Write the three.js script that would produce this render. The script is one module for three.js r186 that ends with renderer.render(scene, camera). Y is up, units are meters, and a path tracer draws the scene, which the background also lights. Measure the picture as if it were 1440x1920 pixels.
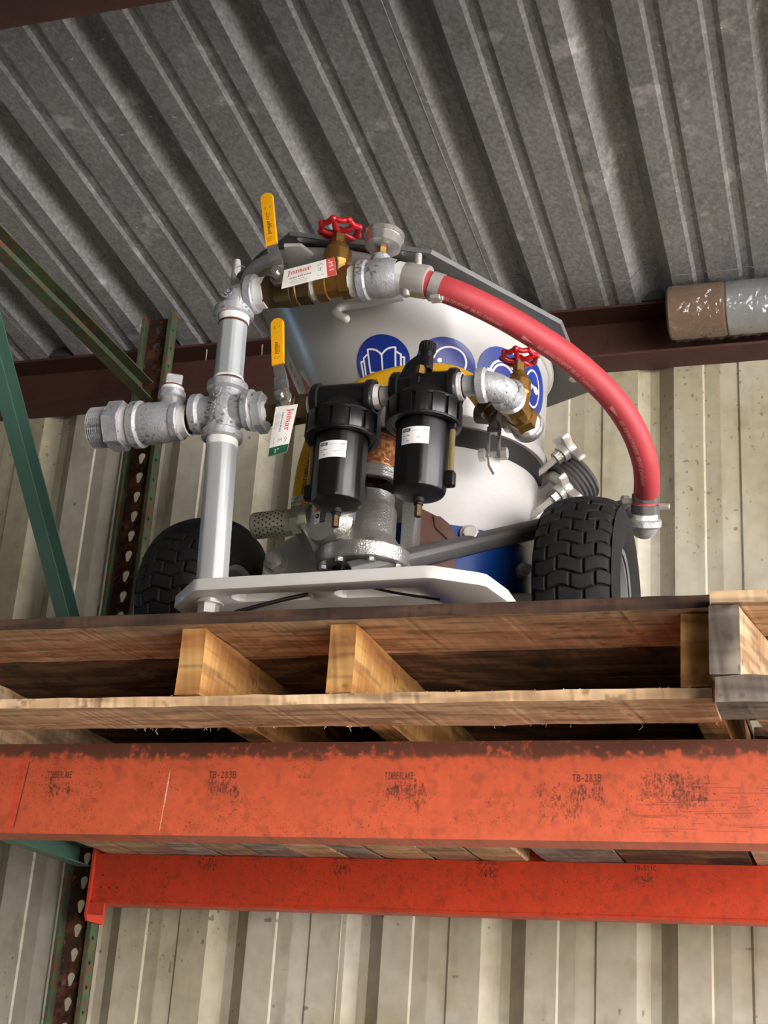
import * as THREE from 'three';
import { Sky } from 'three/addons/objects/Sky.js';
import { mergeGeometries, toCreasedNormals } from 'three/addons/utils/BufferGeometryUtils.js';
import { RoundedBoxGeometry } from 'three/addons/geometries/RoundedBoxGeometry.js';
import { TextGeometry } from 'three/addons/geometries/TextGeometry.js';
import { FontLoader } from 'three/addons/loaders/FontLoader.js';

// ---------------------------------------------------------------- camera, sky, sun, exposure
const scene = new THREE.Scene();
const camera = new THREE.PerspectiveCamera(37.85, 1440 / 1920, 0.05, 300);
camera.position.set(0, 1.6, 0);
camera.rotation.order = 'YXZ';
camera.rotation.set(THREE.MathUtils.degToRad(21.6), THREE.MathUtils.degToRad(18.75), THREE.MathUtils.degToRad(3.99));
const renderer = new THREE.WebGLRenderer({ antialias: true });
renderer.toneMapping = THREE.LinearToneMapping;
renderer.toneMappingExposure = 2.15;
renderer.shadowMap.enabled = true;

const SUN = new THREE.Vector3(-0.85, 0.95, -0.3).normalize();      // high, behind the building: the yard is sunlit, the bay is not
const sky = new Sky();
sky.scale.setScalar(2000);
sky.material.uniforms.turbidity.value = 9;
sky.material.uniforms.rayleigh.value = 0.5;
sky.material.uniforms.mieCoefficient.value = 0.004;
sky.material.uniforms.mieDirectionalG.value = 0.75;
sky.material.uniforms.sunPosition.value.copy(SUN);
scene.add(sky);
scene.backgroundIntensity = scene.environmentIntensity = 0.8;
const sun = new THREE.DirectionalLight(0xffefdc, 26);
sun.position.copy(SUN).multiplyScalar(20);
sun.castShadow = true;
sun.shadow.mapSize.set(4096, 4096);
Object.assign(sun.shadow.camera, { left: -12, right: 12, top: 12, bottom: -12, near: 1, far: 60 });
scene.add(sun, sun.target);
scene.environment = new THREE.PMREMGenerator(renderer).fromScene(scene).texture;   // the bay is open to the sky on two sides

// ---------------------------------------------------------------- noise and textures
let seed = 7;
const rnd = () => { seed = (seed * 1664525 + 1013904223) >>> 0; return seed / 4294967296; };
const rr = (a, b) => a + (b - a) * rnd();
const hash = (x, y, s) => { let h = Math.imul(x, 374761393) ^ Math.imul(y, 668265263) ^ Math.imul(s, 974634721); h = Math.imul(h ^ (h >>> 13), 1274126177); h ^= h >>> 16; return (h >>> 0) / 4294967296; };
function vn(x, y, px, py, s) {                                     // value noise that repeats every px, py cells
  const x0 = Math.floor(x), y0 = Math.floor(y), fx = x - x0, fy = y - y0, u = fx * fx * (3 - 2 * fx), v = fy * fy * (3 - 2 * fy);
  const a = ((x0 % px) + px) % px, b = ((y0 % py) + py) % py, a1 = (a + 1) % px, b1 = (b + 1) % py;
  const p = hash(a, b, s), q = hash(a1, b, s), r = hash(a, b1, s), t = hash(a1, b1, s);
  return p + (q - p) * u + (r - p) * v + (p - q - r + t) * u * v;
}
function fbm(x, y, px, py, s, n = 4) { let a = 0.5, t = 0, w = 0; for (let i = 0; i < n; i++) { t += a * vn(x, y, px, py, s + i * 17); w += a; a *= 0.5; x *= 2; y *= 2; px *= 2; py *= 2; } return t / w; }
const sst = (a, b, x) => { const t = Math.min(1, Math.max(0, (x - a) / (b - a))); return t * t * (3 - 2 * t); };
const mix3 = (a, b, t) => [a[0] + (b[0] - a[0]) * t, a[1] + (b[1] - a[1]) * t, a[2] + (b[2] - a[2]) * t];
function dataTex(w, h, fn, srgb = true) {
  const d = new Uint8Array(w * h * 4);
  for (let y = 0; y < h; y++) for (let x = 0; x < w; x++) {
    const c = fn(x / w, y / h), i = (y * w + x) * 4;
    for (let k = 0; k < 3; k++) d[i + k] = Math.max(0, Math.min(255, typeof c === 'number' ? c * 255 : c[k]));
    d[i + 3] = 255;
  }
  const t = new THREE.DataTexture(d, w, h, THREE.RGBAFormat);
  t.wrapS = t.wrapT = THREE.RepeatWrapping; t.magFilter = THREE.LinearFilter; t.minFilter = THREE.LinearMipmapLinearFilter; t.generateMipmaps = true;
  if (srgb) t.colorSpace = THREE.SRGBColorSpace;
  t.needsUpdate = true;
  return t;
}
function canvasTex(w, h, draw, mirrored = false) {
  const c = document.createElement('canvas'); c.width = w; c.height = h;
  draw(c.getContext('2d'), w, h);
  const t = new THREE.CanvasTexture(c); t.colorSpace = THREE.SRGBColorSpace; t.anisotropy = 8; if (mirrored) t.wrapS = t.wrapT = THREE.MirroredRepeatWrapping;
  return t;
}
const rep = (t, x, y = x) => { const c = t.clone(); c.wrapS = c.wrapT = THREE.RepeatWrapping; c.repeat.set(x, y); c.needsUpdate = true; return c; };

// fine grain used as relief by many surfaces (repeats every 0.1 unit of uv)
const grainTex = dataTex(256, 256, (u, v) => 0.25 + 0.5 * fbm(u * 32, v * 32, 32, 32, 5, 3), false);
const coarseTex = dataTex(256, 256, (u, v) => fbm(u * 8, v * 8, 8, 8, 15, 5), false);
// cream painted wall sheet: mottled grime, rub marks, specks.  2 m x 2 m
const wallTex = dataTex(1024, 1024, (u, v) => {
  const m = fbm(u * 10, v * 6, 10, 6, 21, 5), f = fbm(u * 90, v * 90, 90, 90, 22, 3), st = fbm(u * 80, v * 5, 80, 5, 23, 3);
  let c = mix3([198, 193, 173], [174, 166, 139], sst(0.35, 0.75, m));
  c = mix3(c, [156, 146, 116], 0.35 * sst(0.6, 0.78, st) * sst(0.35, 0.6, m));
  c = mix3(c, [150, 140, 114], 0.35 * sst(0.62, 0.8, fbm(u * 40, v * 26, 40, 26, 24, 5)));
  const zone = sst(0.52, 0.7, fbm(u * 7, v * 7, 7, 7, 25, 3));
  c = mix3(c, [74, 64, 48], 0.5 * zone * sst(0.8, 0.87, fbm(u * 260, v * 230, 260, 230, 26, 2)));
  c = mix3(c, [84, 76, 60], 0.5 * sst(0.87, 0.92, fbm(u * 110, v * 80, 110, 80, 27, 2)));
  const g = 0.94 + 0.12 * f; return [c[0] * g, c[1] * g, c[2] * g];
});
// bare zinc-coated roof sheet with dust specks.  1 m x 1 m
const roofTex = dataTex(1024, 1024, (u, v) => {
  const m = fbm(u * 8, v * 8, 8, 8, 31, 4), f = fbm(u * 200, v * 140, 200, 140, 32, 2), sp = vn(u * 160, v * 110, 160, 110, 33);
  let g = 143 + 26 * (m - 0.5) + 46 * (f - 0.5);
  g += 80 * sst(0.955, 0.985, sp) * sst(0.35, 0.6, fbm(u * 12, v * 12, 12, 12, 34, 3)) + 34 * sst(0.66, 0.8, fbm(u * 16, v * 16, 16, 16, 35, 4));
  return [g, g * 1.0, g * 1.0];
});
// galvanised castings: pale grey with darker blotches.  0.25 m
const galvTex = dataTex(512, 512, (u, v) => {
  const m = fbm(u * 12, v * 12, 12, 12, 41, 5), f = fbm(u * 60, v * 60, 60, 60, 42, 3);
  let g = 186 + 34 * (m - 0.5) + 30 * (f - 0.5) - 62 * sst(0.6, 0.74, fbm(u * 40, v * 46, 40, 46, 43, 4)) * sst(0.4, 0.65, fbm(u * 6, v * 6, 6, 6, 44, 3));
  return [g, g * 1.01, g * 1.02];
});
const rustTex = dataTex(512, 512, (u, v) => {
  const m = fbm(u * 10, v * 10, 10, 10, 51, 5), f = fbm(u * 50, v * 50, 50, 50, 52, 3);
  let c = mix3([62, 36, 26], [104, 58, 38], sst(0.35, 0.7, m));
  c = mix3(c, [42, 27, 22], sst(0.5, 0.75, f)); c = mix3(c, [146, 118, 104], 0.6 * sst(0.7, 0.8, fbm(u * 34, v * 22, 34, 22, 53, 3)));
  return c;
});
const greenTex = dataTex(512, 512, (u, v) => {
  const m = fbm(u * 8, v * 8, 8, 8, 61, 5), f = fbm(u * 60, v * 60, 60, 60, 62, 3);
  let c = mix3([58, 84, 66], [84, 96, 62], sst(0.35, 0.7, m)); c = mix3(c, [104, 62, 40], 0.85 * sst(0.5, 0.68, fbm(u * 20, v * 20, 20, 20, 63, 4)));
  const g = 0.9 + 0.2 * f; return [c[0] * g, c[1] * g, c[2] * g];
});
const primerTex = dataTex(512, 512, (u, v) => { const m = fbm(u * 8, v * 8, 8, 8, 71, 5), f = fbm(u * 70, v * 70, 70, 70, 72, 2); const g = 0.8 + 0.3 * m + 0.14 * (f - 0.5); return [84 * g, 50 * g, 41 * g]; });
// wood: length 1.2 m along u, 0.3 m along v
const grainField = (u, v, s) => {
  const w = fbm(u * 3, v * 3, 3, 3, s, 3) * 0.5, fine = fbm(u * 10, v * 150, 10, 150, s + 1, 3), rings = 0.5 + 0.5 * Math.sin((v + w * 0.6) * 2 * Math.PI * 14 + 5 * fbm(u * 4, v * 6, 4, 6, s + 2, 3));
  const saw = vn(u * 170 + v * 20, v * 2, 170, 2, s + 3);
  return { fine, rings, saw, blot: fbm(u * 7, v * 5, 7, 5, s + 4, 4), specks: fbm(u * 60, v * 90, 60, 90, s + 5, 3), dirt: fbm(u * 12, v * 7, 12, 7, s + 6, 5) };
};
const woodTex = (s, a, b, dark, amount) => dataTex(1024, 256, (u, v) => {
  const g = grainField(u, v, s);
  let c = mix3(a, b, sst(0.2, 0.8, 0.45 * g.rings + 0.55 * g.fine)); c = mix3(c, dark, 0.3 * sst(0.55, 0.72, g.fine));
  c = mix3(c, dark, amount * sst(0.56, 0.76, g.dirt)); c = mix3(c, dark, 0.5 * sst(0.68, 0.78, g.specks) * sst(0.4, 0.6, g.blot));
  const k = 0.86 + 0.22 * g.blot + 0.14 * (g.saw - 0.5) + 0.16 * (g.fine - 0.5) - 0.2 * sst(0.62, 0.7, fbm(u * 8, v * 90, 8, 90, s + 8, 4)); return [c[0] * k, c[1] * k, c[2] * k];
});
const woodTan = woodTex(81, [242, 208, 164], [218, 180, 136], [128, 94, 66], 0.2);
const woodDark = woodTex(141, [92, 66, 48], [58, 42, 34], [36, 28, 24], 0.6);
const woodGold = woodTex(91, [224, 174, 104], [182, 126, 68], [104, 66, 36], 0.25);
const woodBrown = woodTex(101, [152, 112, 76], [104, 72, 48], [48, 34, 26], 0.8);
const woodGrey = woodTex(111, [190, 178, 162], [156, 142, 126], [92, 80, 70], 0.35);
const woodWeathered = woodTex(151, [158, 146, 130], [114, 102, 90], [66, 58, 50], 0.5);
const woodSlat = woodTex(121, [212, 182, 146], [182, 150, 116], [116, 92, 72], 0.25);
const woodBump = dataTex(1024, 256, (u, v) => { const g = grainField(u, v, 81); return 0.2 + 0.5 * g.fine + 0.12 * g.rings + 0.3 * g.saw; }, false);
// ---------------------------------------------------------------- materials
const std = (o) => new THREE.MeshStandardMaterial(o), phy = (o) => new THREE.MeshPhysicalMaterial(o);
const M = {
  wall: std({ map: rep(wallTex, 0.5), roughness: 0.75, bumpMap: rep(coarseTex, 2), bumpScale: 0.0006 }),
  roof: std({ map: rep(roofTex, 1), roughness: 0.55, metalness: 0.2, bumpMap: rep(grainTex, 3.2), bumpScale: 0.0014 }),
  primer: std({ map: rep(primerTex, 2), roughness: 0.7, bumpMap: rep(grainTex, 4), bumpScale: 0.0003 }),
  concrete: std({ color: 0x615d57, roughness: 0.9, bumpMap: rep(coarseTex, 1), bumpScale: 0.001 }),
  facade: std({ color: 0xf2f3f4, roughness: 0.9 }),
  asphalt: std({ color: 0x3a3936, roughness: 0.95 }),
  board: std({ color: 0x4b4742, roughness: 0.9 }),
  apron: std({ color: 0xbbb6a9, roughness: 0.95 }),
  rust: std({ map: rep(rustTex, 3), roughness: 0.8, bumpMap: rep(grainTex, 5), bumpScale: 0.0008 }),
  green: std({ map: rep(greenTex, 3), roughness: 0.6 }),
  greenClean: std({ color: 0x4f7566, roughness: 0.5, bumpMap: rep(grainTex, 5), bumpScale: 0.0002 }),
  galv: std({ map: rep(galvTex, 4), roughness: 0.48, metalness: 0.45, bumpMap: rep(grainTex, 14), bumpScale: 0.0012 }),
  pipe: std({ color: 0xd4d8d7, roughness: 0.36, metalness: 0.5, bumpMap: rep(grainTex, 5, 1), bumpScale: 0.0001 }),
  nipple: std({ color: 0xc2c8c9, roughness: 0.45, metalness: 0.45, bumpMap: rep(grainTex, 5, 12), bumpScale: 0.0006 }),
  steel: std({ color: 0xc8c5bd, roughness: 0.34, metalness: 0.5, bumpMap: rep(grainTex, 10), bumpScale: 0.0001 }),
  mufflerSteel: std({ color: 0x94917f, roughness: 0.4, metalness: 0.6 }),
  inox: std({ color: 0xcfccc6, roughness: 0.26, metalness: 0.75 }),
  chrome: std({ color: 0xc2c0ba, roughness: 0.2, metalness: 0.85 }),
  darkPipe: std({ color: 0x5f5d5b, roughness: 0.5, metalness: 0.35, bumpMap: rep(grainTex, 6), bumpScale: 0.0003 }),
  tape: std({ color: 0xeeece6, roughness: 0.7, bumpMap: rep(grainTex, 30, 4), bumpScale: 0.0006 }),
  dope: std({ color: 0x5a2a1c, roughness: 0.6 }),
  bronze: std({ color: 0x6b583c, roughness: 0.42, metalness: 0.8, bumpMap: rep(grainTex, 20), bumpScale: 0.0004 }),
  brass: std({ color: 0xa07c42, roughness: 0.36, metalness: 0.85, bumpMap: rep(grainTex, 16), bumpScale: 0.0005 }),
  red: phy({ color: 0xb3101c, roughness: 0.35, clearcoat: 0.5, clearcoatRoughness: 0.2 }),
  yellow: std({ color: 0xf2ab10, roughness: 0.42 }),
  black: phy({ color: 0x0c0c0c, roughness: 0.42, clearcoat: 0.2, clearcoatRoughness: 0.3 }),
  bowl: phy({ color: 0x090909, roughness: 0.42, clearcoat: 0.2, clearcoatRoughness: 0.3 }),
  rubber: std({ color: 0x0f0e0d, roughness: 0.75, bumpMap: rep(grainTex, 12), bumpScale: 0.0005 }),
  foam: std({ color: 0x3f3f3e, roughness: 0.9 }),
  gasket: std({ color: 0x15130f, roughness: 0.6 }),
  white: phy({ color: 0xbab9b4, roughness: 0.38, clearcoat: 0.5, clearcoatRoughness: 0.18 }),
  whiteTex: phy({ color: 0xbbbab5, roughness: 0.42, clearcoat: 0.4, clearcoatRoughness: 0.25, bumpMap: rep(coarseTex, 14), bumpScale: 0.0006 }),
  greyPaint: phy({ color: 0x6a6b6a, roughness: 0.5 }),
  woodDark: std({ map: woodDark, roughness: 0.85, bumpMap: woodBump, bumpScale: 0.002 }),
  plateUnder: phy({ color: 0xd6d5cf, roughness: 0.45, clearcoat: 0.3 }),
  blue: phy({ color: 0x08397f, roughness: 0.35, clearcoat: 0.5, clearcoatRoughness: 0.2 }),
  cast: std({ color: 0xa5a39d, roughness: 0.36, metalness: 0.75, bumpMap: rep(grainTex, 16), bumpScale: 0.0014 }),
  castRust: std({ map: rep(dataTex(256, 256, (u, v) => mix3([196, 150, 92], [150, 84, 52], sst(0.35, 0.65, fbm(u * 20, v * 20, 20, 20, 131, 4)))), 10), roughness: 0.45, metalness: 0.5, bumpMap: rep(grainTex, 16), bumpScale: 0.0016 }),
  rustBrown: std({ color: 0x53352a, roughness: 0.6, bumpMap: rep(grainTex, 10), bumpScale: 0.0003 }),
  woodTan: std({ map: woodTan, roughness: 0.8, bumpMap: woodBump, bumpScale: 0.003 }),
  woodGold: std({ map: woodGold, roughness: 0.8, bumpMap: woodBump, bumpScale: 0.003 }),
  woodBrown: std({ map: woodBrown, roughness: 0.85, bumpMap: woodBump, bumpScale: 0.002 }),
  woodGrey: std({ map: woodGrey, roughness: 0.9, bumpMap: woodBump, bumpScale: 0.003 }),
  woodWeathered: std({ map: woodWeathered, roughness: 0.9, bumpMap: woodBump, bumpScale: 0.003 }),
  woodSlat: std({ map: woodSlat, roughness: 0.85, bumpMap: woodBump, bumpScale: 0.002 }),
  fibre: std({ color: 0xd8c49c, roughness: 0.9 }),
  glass: phy({ color: 0xbfae7a, roughness: 0.1, transmission: 0.7, thickness: 0 }),
  cardboard: std({ color: 0x836a55, roughness: 0.85, bumpMap: rep(coarseTex, 4), bumpScale: 0.002 }),
  foil: std({ color: 0x9a9d9d, roughness: 0.5, metalness: 0.2, bumpMap: rep(coarseTex, 4), bumpScale: 0.002 }),
};

// ---------------------------------------------------------------- geometry helpers
const V = (x, y, z) => new THREE.Vector3(x, y, z);
const UPV = V(0, 1, 0);
const flat = (g) => { const n = g.index ? g.toNonIndexed() : g; for (const k of Object.keys(n.attributes)) if (!['position', 'normal', 'uv'].includes(k)) n.deleteAttribute(k); return n; };
function boxUV(g0) {                                               // uv in metres from the side each triangle faces
  const g = flat(g0), p = g.attributes.position, uv = new Float32Array(p.count * 2), a = V(0, 0, 0), b = V(0, 0, 0), c = V(0, 0, 0), n = V(0, 0, 0);
  for (let i = 0; i < p.count; i += 3) {
    a.fromBufferAttribute(p, i); b.fromBufferAttribute(p, i + 1); c.fromBufferAttribute(p, i + 2);
    n.copy(b).sub(a).cross(c.clone().sub(a));
    const x = Math.abs(n.x), y = Math.abs(n.y), z = Math.abs(n.z);
    [a, b, c].forEach((q, k) => { const j = (i + k) * 2; if (x > y && x > z) { uv[j] = q.z; uv[j + 1] = q.y; } else if (y > z) { uv[j] = q.x; uv[j + 1] = q.z; } else { uv[j] = q.x; uv[j + 1] = q.y; } });
  }
  g.setAttribute('uv', new THREE.BufferAttribute(uv, 2));
  return g;
}
const merge = (list) => mergeGeometries(list.map(flat));
const turnTo = (g, a, dir) => g.applyQuaternion(new THREE.Quaternion().setFromUnitVectors(UPV, dir.clone().normalize())).translate(a.x, a.y, a.z);
// profile [[t, r], ...] turned about the line from a along dir
function lathe(a, dir, prof, seg = 40, crease = 0.6) {
  const g = toCreasedNormals(flat(new THREE.LatheGeometry(prof.map(([t, r]) => new THREE.Vector2(Math.max(r, 0.00001), t)), seg)), crease);
  return turnTo(g, a, dir);
}
const cyl = (a, b, r, r2 = r, seg = 28, bev = 0.0008) => { const d = b.clone().sub(a), L = d.length(); return lathe(a, d, [[0, 0], [0, r - bev], [bev, r], [L - bev, r2], [L, r2 - bev], [L, 0]], seg); };
function hexa(a, b, r, ch = 0.12) {                                // chamfered hexagonal nut or collar from a to b, r across the corners
  const d = b.clone().sub(a), L = d.length(), g = new THREE.CylinderGeometry(r, r, L, 6, 1), q = [];
  const g2 = flat(g);
  q.push(g2.translate(0, L / 2, 0));
  const cap = (y0, y1, r0, r1) => flat(new THREE.CylinderGeometry(r1, r0, y1 - y0, 24, 1).translate(0, (y0 + y1) / 2, 0));
  q.push(cap(L, L + ch * r * 0.4, r * 0.9, r * 0.8), cap(-ch * r * 0.4, 0, r * 0.8, r * 0.9));
  return turnTo(toCreasedNormals(merge(q), 0.4), a, d);
}
const tube = (pts, r, n = 48, rad = 14, closed = false) => new THREE.TubeGeometry(new THREE.CatmullRomCurve3(pts, closed, 'centripetal'), n, r, rad, closed);
const ball = (c, r, s = 16) => new THREE.SphereGeometry(r, s, s).translate(c.x, c.y, c.z);
const bx = (x0, x1, y0, y1, z0, z1) => new THREE.BoxGeometry(x1 - x0, y1 - y0, z1 - z0).translate((x0 + x1) / 2, (y0 + y1) / 2, (z0 + z1) / 2);
const rbox = (x0, x1, y0, y1, z0, z1, r = 0.002) => new RoundedBoxGeometry(x1 - x0, y1 - y0, z1 - z0, 2, r).translate((x0 + x1) / 2, (y0 + y1) / 2, (z0 + z1) / 2);
const poly = (pts) => { const s = new THREE.Shape(); pts.forEach(([x, y], i) => (i ? s.lineTo(x, y) : s.moveTo(x, y))); s.closePath(); return s; };
const slot = (x0, x1, y, r) => { const h = new THREE.Path(); h.moveTo(x0 + r, y - r); h.lineTo(x1 - r, y - r); h.absarc(x1 - r, y, r, -Math.PI / 2, Math.PI / 2, false); h.lineTo(x0 + r, y + r); h.absarc(x0 + r, y, r, Math.PI / 2, Math.PI * 1.5, false); return h; };
const ext = (shape, depth, bev = 0.001, seg = 16) => toCreasedNormals(flat(new THREE.ExtrudeGeometry(shape, { depth: depth - 2 * bev, bevelEnabled: bev > 0, bevelSize: bev, bevelThickness: bev, bevelOffset: -bev, bevelSegments: 2, curveSegments: seg }).translate(0, 0, bev)), 0.7);
const onFloorPlan = (g) => g.rotateX(Math.PI / 2);                  // shape (x, z) extruded downwards from y = 0
// wooden board: slightly uneven box, grain along `axis`, uv in texture units (1.2 m x 0.3 m)
function board(x0, x1, y0, y1, z0, z1, axis = 'x', rough = 0.0007) {
  const L = [x1 - x0, y1 - y0, z1 - z0], k = 'xyz'.indexOf(axis), n = [2, 2, 2]; n[k] = Math.max(6, Math.round(L[k] / 0.035));
  let g = flat(new THREE.BoxGeometry(L[0], L[1], L[2], n[0], n[1], n[2])); const p = g.attributes.position, s = Math.floor(rnd() * 1e6), ou = rnd() * 3, ov = rnd() * 3, uv = new Float32Array(p.count * 2);
  const nv = g.attributes.normal;
  for (let i = 0; i < p.count; i++) {
    const c = [p.getX(i), p.getY(i), p.getZ(i)], q = c.map((t) => Math.round(t * 2000)), nn = [Math.abs(nv.getX(i)), Math.abs(nv.getY(i)), Math.abs(nv.getZ(i))], a = nn[0] > 0.5 ? 0 : nn[1] > 0.5 ? 1 : 2;
    let u, v; if (a === k) { const o = [0, 1, 2].filter((t) => t !== k); u = c[o[0]]; v = c[o[1]]; } else { u = c[k]; v = c[3 - k - a] + 0.11 * a; }
    uv[2 * i] = u / 1.2 + ou; uv[2 * i + 1] = v / 0.3 + ov;
    const j = [0, 1, 2].map((t) => (hash(q[0] * 31 + q[1], q[2], s + t) - 0.5) * 2 * rough);
    const edge = [0, 1, 2].filter((t) => Math.abs(Math.abs(c[t]) - L[t] / 2) < 1e-5);
    if (edge.length > 1) for (const t of edge) j[t] -= Math.sign(c[t]) * rough * (0.6 + hash(q[0], q[1] * 7 + q[2], s + 9));
    p.setXYZ(i, c[0] + j[0] * (k === 0 ? 0.2 : 1), c[1] + j[1] * (k === 1 ? 0.2 : 1), c[2] + j[2] * (k === 2 ? 0.2 : 1));
  }
  g.setAttribute('uv', new THREE.BufferAttribute(uv, 2)); g.computeVertexNormals(); g = toCreasedNormals(g, 0.5);
  return g.translate((x0 + x1) / 2, (y0 + y1) / 2, (z0 + z1) / 2);
}

const taken = {};
const numbered = (n) => { const k = (taken[n] = (taken[n] ?? -1) + 1); return k ? n + '_' + String(k).padStart(3, '0') : n; };
let origin = V(0, 0, 0);                                            // base of the thing being built: shapes are given in its surroundings' coordinates
function part(name, geos, mat, parent, keepUV = false) {
  const list = [].concat(geos), g = keepUV ? merge(list) : boxUV(merge(list));
  g.translate(-origin.x, -origin.y, -origin.z);
  const m = new THREE.Mesh(g, mat); m.name = name; m.castShadow = m.receiveShadow = true; parent.add(m);
  return m;
}
const piece = (name, parent) => { const g = new THREE.Group(); g.name = name; parent.add(g); return g; };
function thing(name, label, category, base, group) {
  const o = new THREE.Group(); o.name = numbered(name); o.position.copy(base); scene.add(o); origin = base.clone();
  o.userData = { label, category }; if (group) o.userData.group = group;
  return o;
}
function structure(name, label, base = V(0, 0, 0)) { const o = new THREE.Group(); o.name = numbered(name); o.position.copy(base); o.userData = { kind: 'structure', label }; scene.add(o); origin = base.clone(); return o; }

// ---------------------------------------------------------------- the building: a steel lean-to, open to the front and right
const WZ = -3.07, eaveY = 3.335, SL = 0.0833, roofY = (z) => eaveY + SL * (z + 2.99);
// cross-section of ribbed sheet over one 305 mm pitch: [x, depth away from the room]
const ribWall = [[0, 0], [0.036, 0.03], [0.057, 0.03], [0.093, 0], [0.157, 0], [0.161, 0.004], [0.195, 0.0015], [0.233, 0.004], [0.238, 0], [0.305, 0]];
const ribRoof = [[0, 0], [0.031, 0.035], [0.062, 0.035], [0.09, 0], [0.136, 0], [0.144, 0.005], [0.159, 0.005], [0.169, 0], [0.235, 0], [0.243, 0.005], [0.258, 0.005], [0.268, 0], [0.305, 0]];
function sheet(prof, x0, ribs, from, to, put, t = 0.0016) {         // put(x, depth, s) -> point; a closed thin sheet with both faces
  const line = []; for (let r = 0; r < ribs; r++) for (const [x, d] of prof.slice(0, -1)) line.push([x0 + r * 0.305 + x, d]); line.push([x0 + ribs * 0.305 + 0.012, 0.0004]);
  const pos = [], uv = [], quad = (a, b, c, d, ua, ub, va, vb) => { for (const [q, u, v] of [[a, ua, va], [b, ub, va], [c, ub, vb], [a, ua, va], [c, ub, vb], [d, ua, vb]]) { pos.push(q.x, q.y, q.z); uv.push(u, v); } };
  let run = x0; const n = 6;
  for (let i = 0; i + 1 < line.length; i++) {
    const L = Math.hypot(line[i + 1][0] - line[i][0], line[i + 1][1] - line[i][1]);
    for (let k = 0; k < n; k++) {
      const s0 = from + (to - from) * k / n, s1 = from + (to - from) * (k + 1) / n;
      for (const [o, f] of [[0, 0], [t, 1]]) {
        const A = put(line[i][0], line[i][1] + o, s0), B = put(line[i + 1][0], line[i + 1][1] + o, s0), C = put(line[i + 1][0], line[i + 1][1] + o, s1), D = put(line[i][0], line[i][1] + o, s1);
        if (f) quad(B, A, D, C, run + L, run, s0, s1); else quad(A, B, C, D, run, run + L, s0, s1);
      }
    }
    run += L;
  }
  for (const s of [from, to]) for (let i = 0; i + 1 < line.length; i++) { const P = (j, o) => put(line[j][0], line[j][1] + o, s); quad(P(i, 0), P(i + 1, 0), P(i + 1, t), P(i, t), 0, 0.01, 0, 0.01); }
  const g = new THREE.BufferGeometry(); g.setAttribute('position', new THREE.Float32BufferAttribute(pos, 3)); g.setAttribute('uv', new THREE.Float32BufferAttribute(uv, 2)); g.computeVertexNormals();
  return g;
}
const FOPEN = 1.6, RX = 3.6, LX = -5.2, FZ = 2.2;                                // right and left ends of the bay, front of the roof
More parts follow.
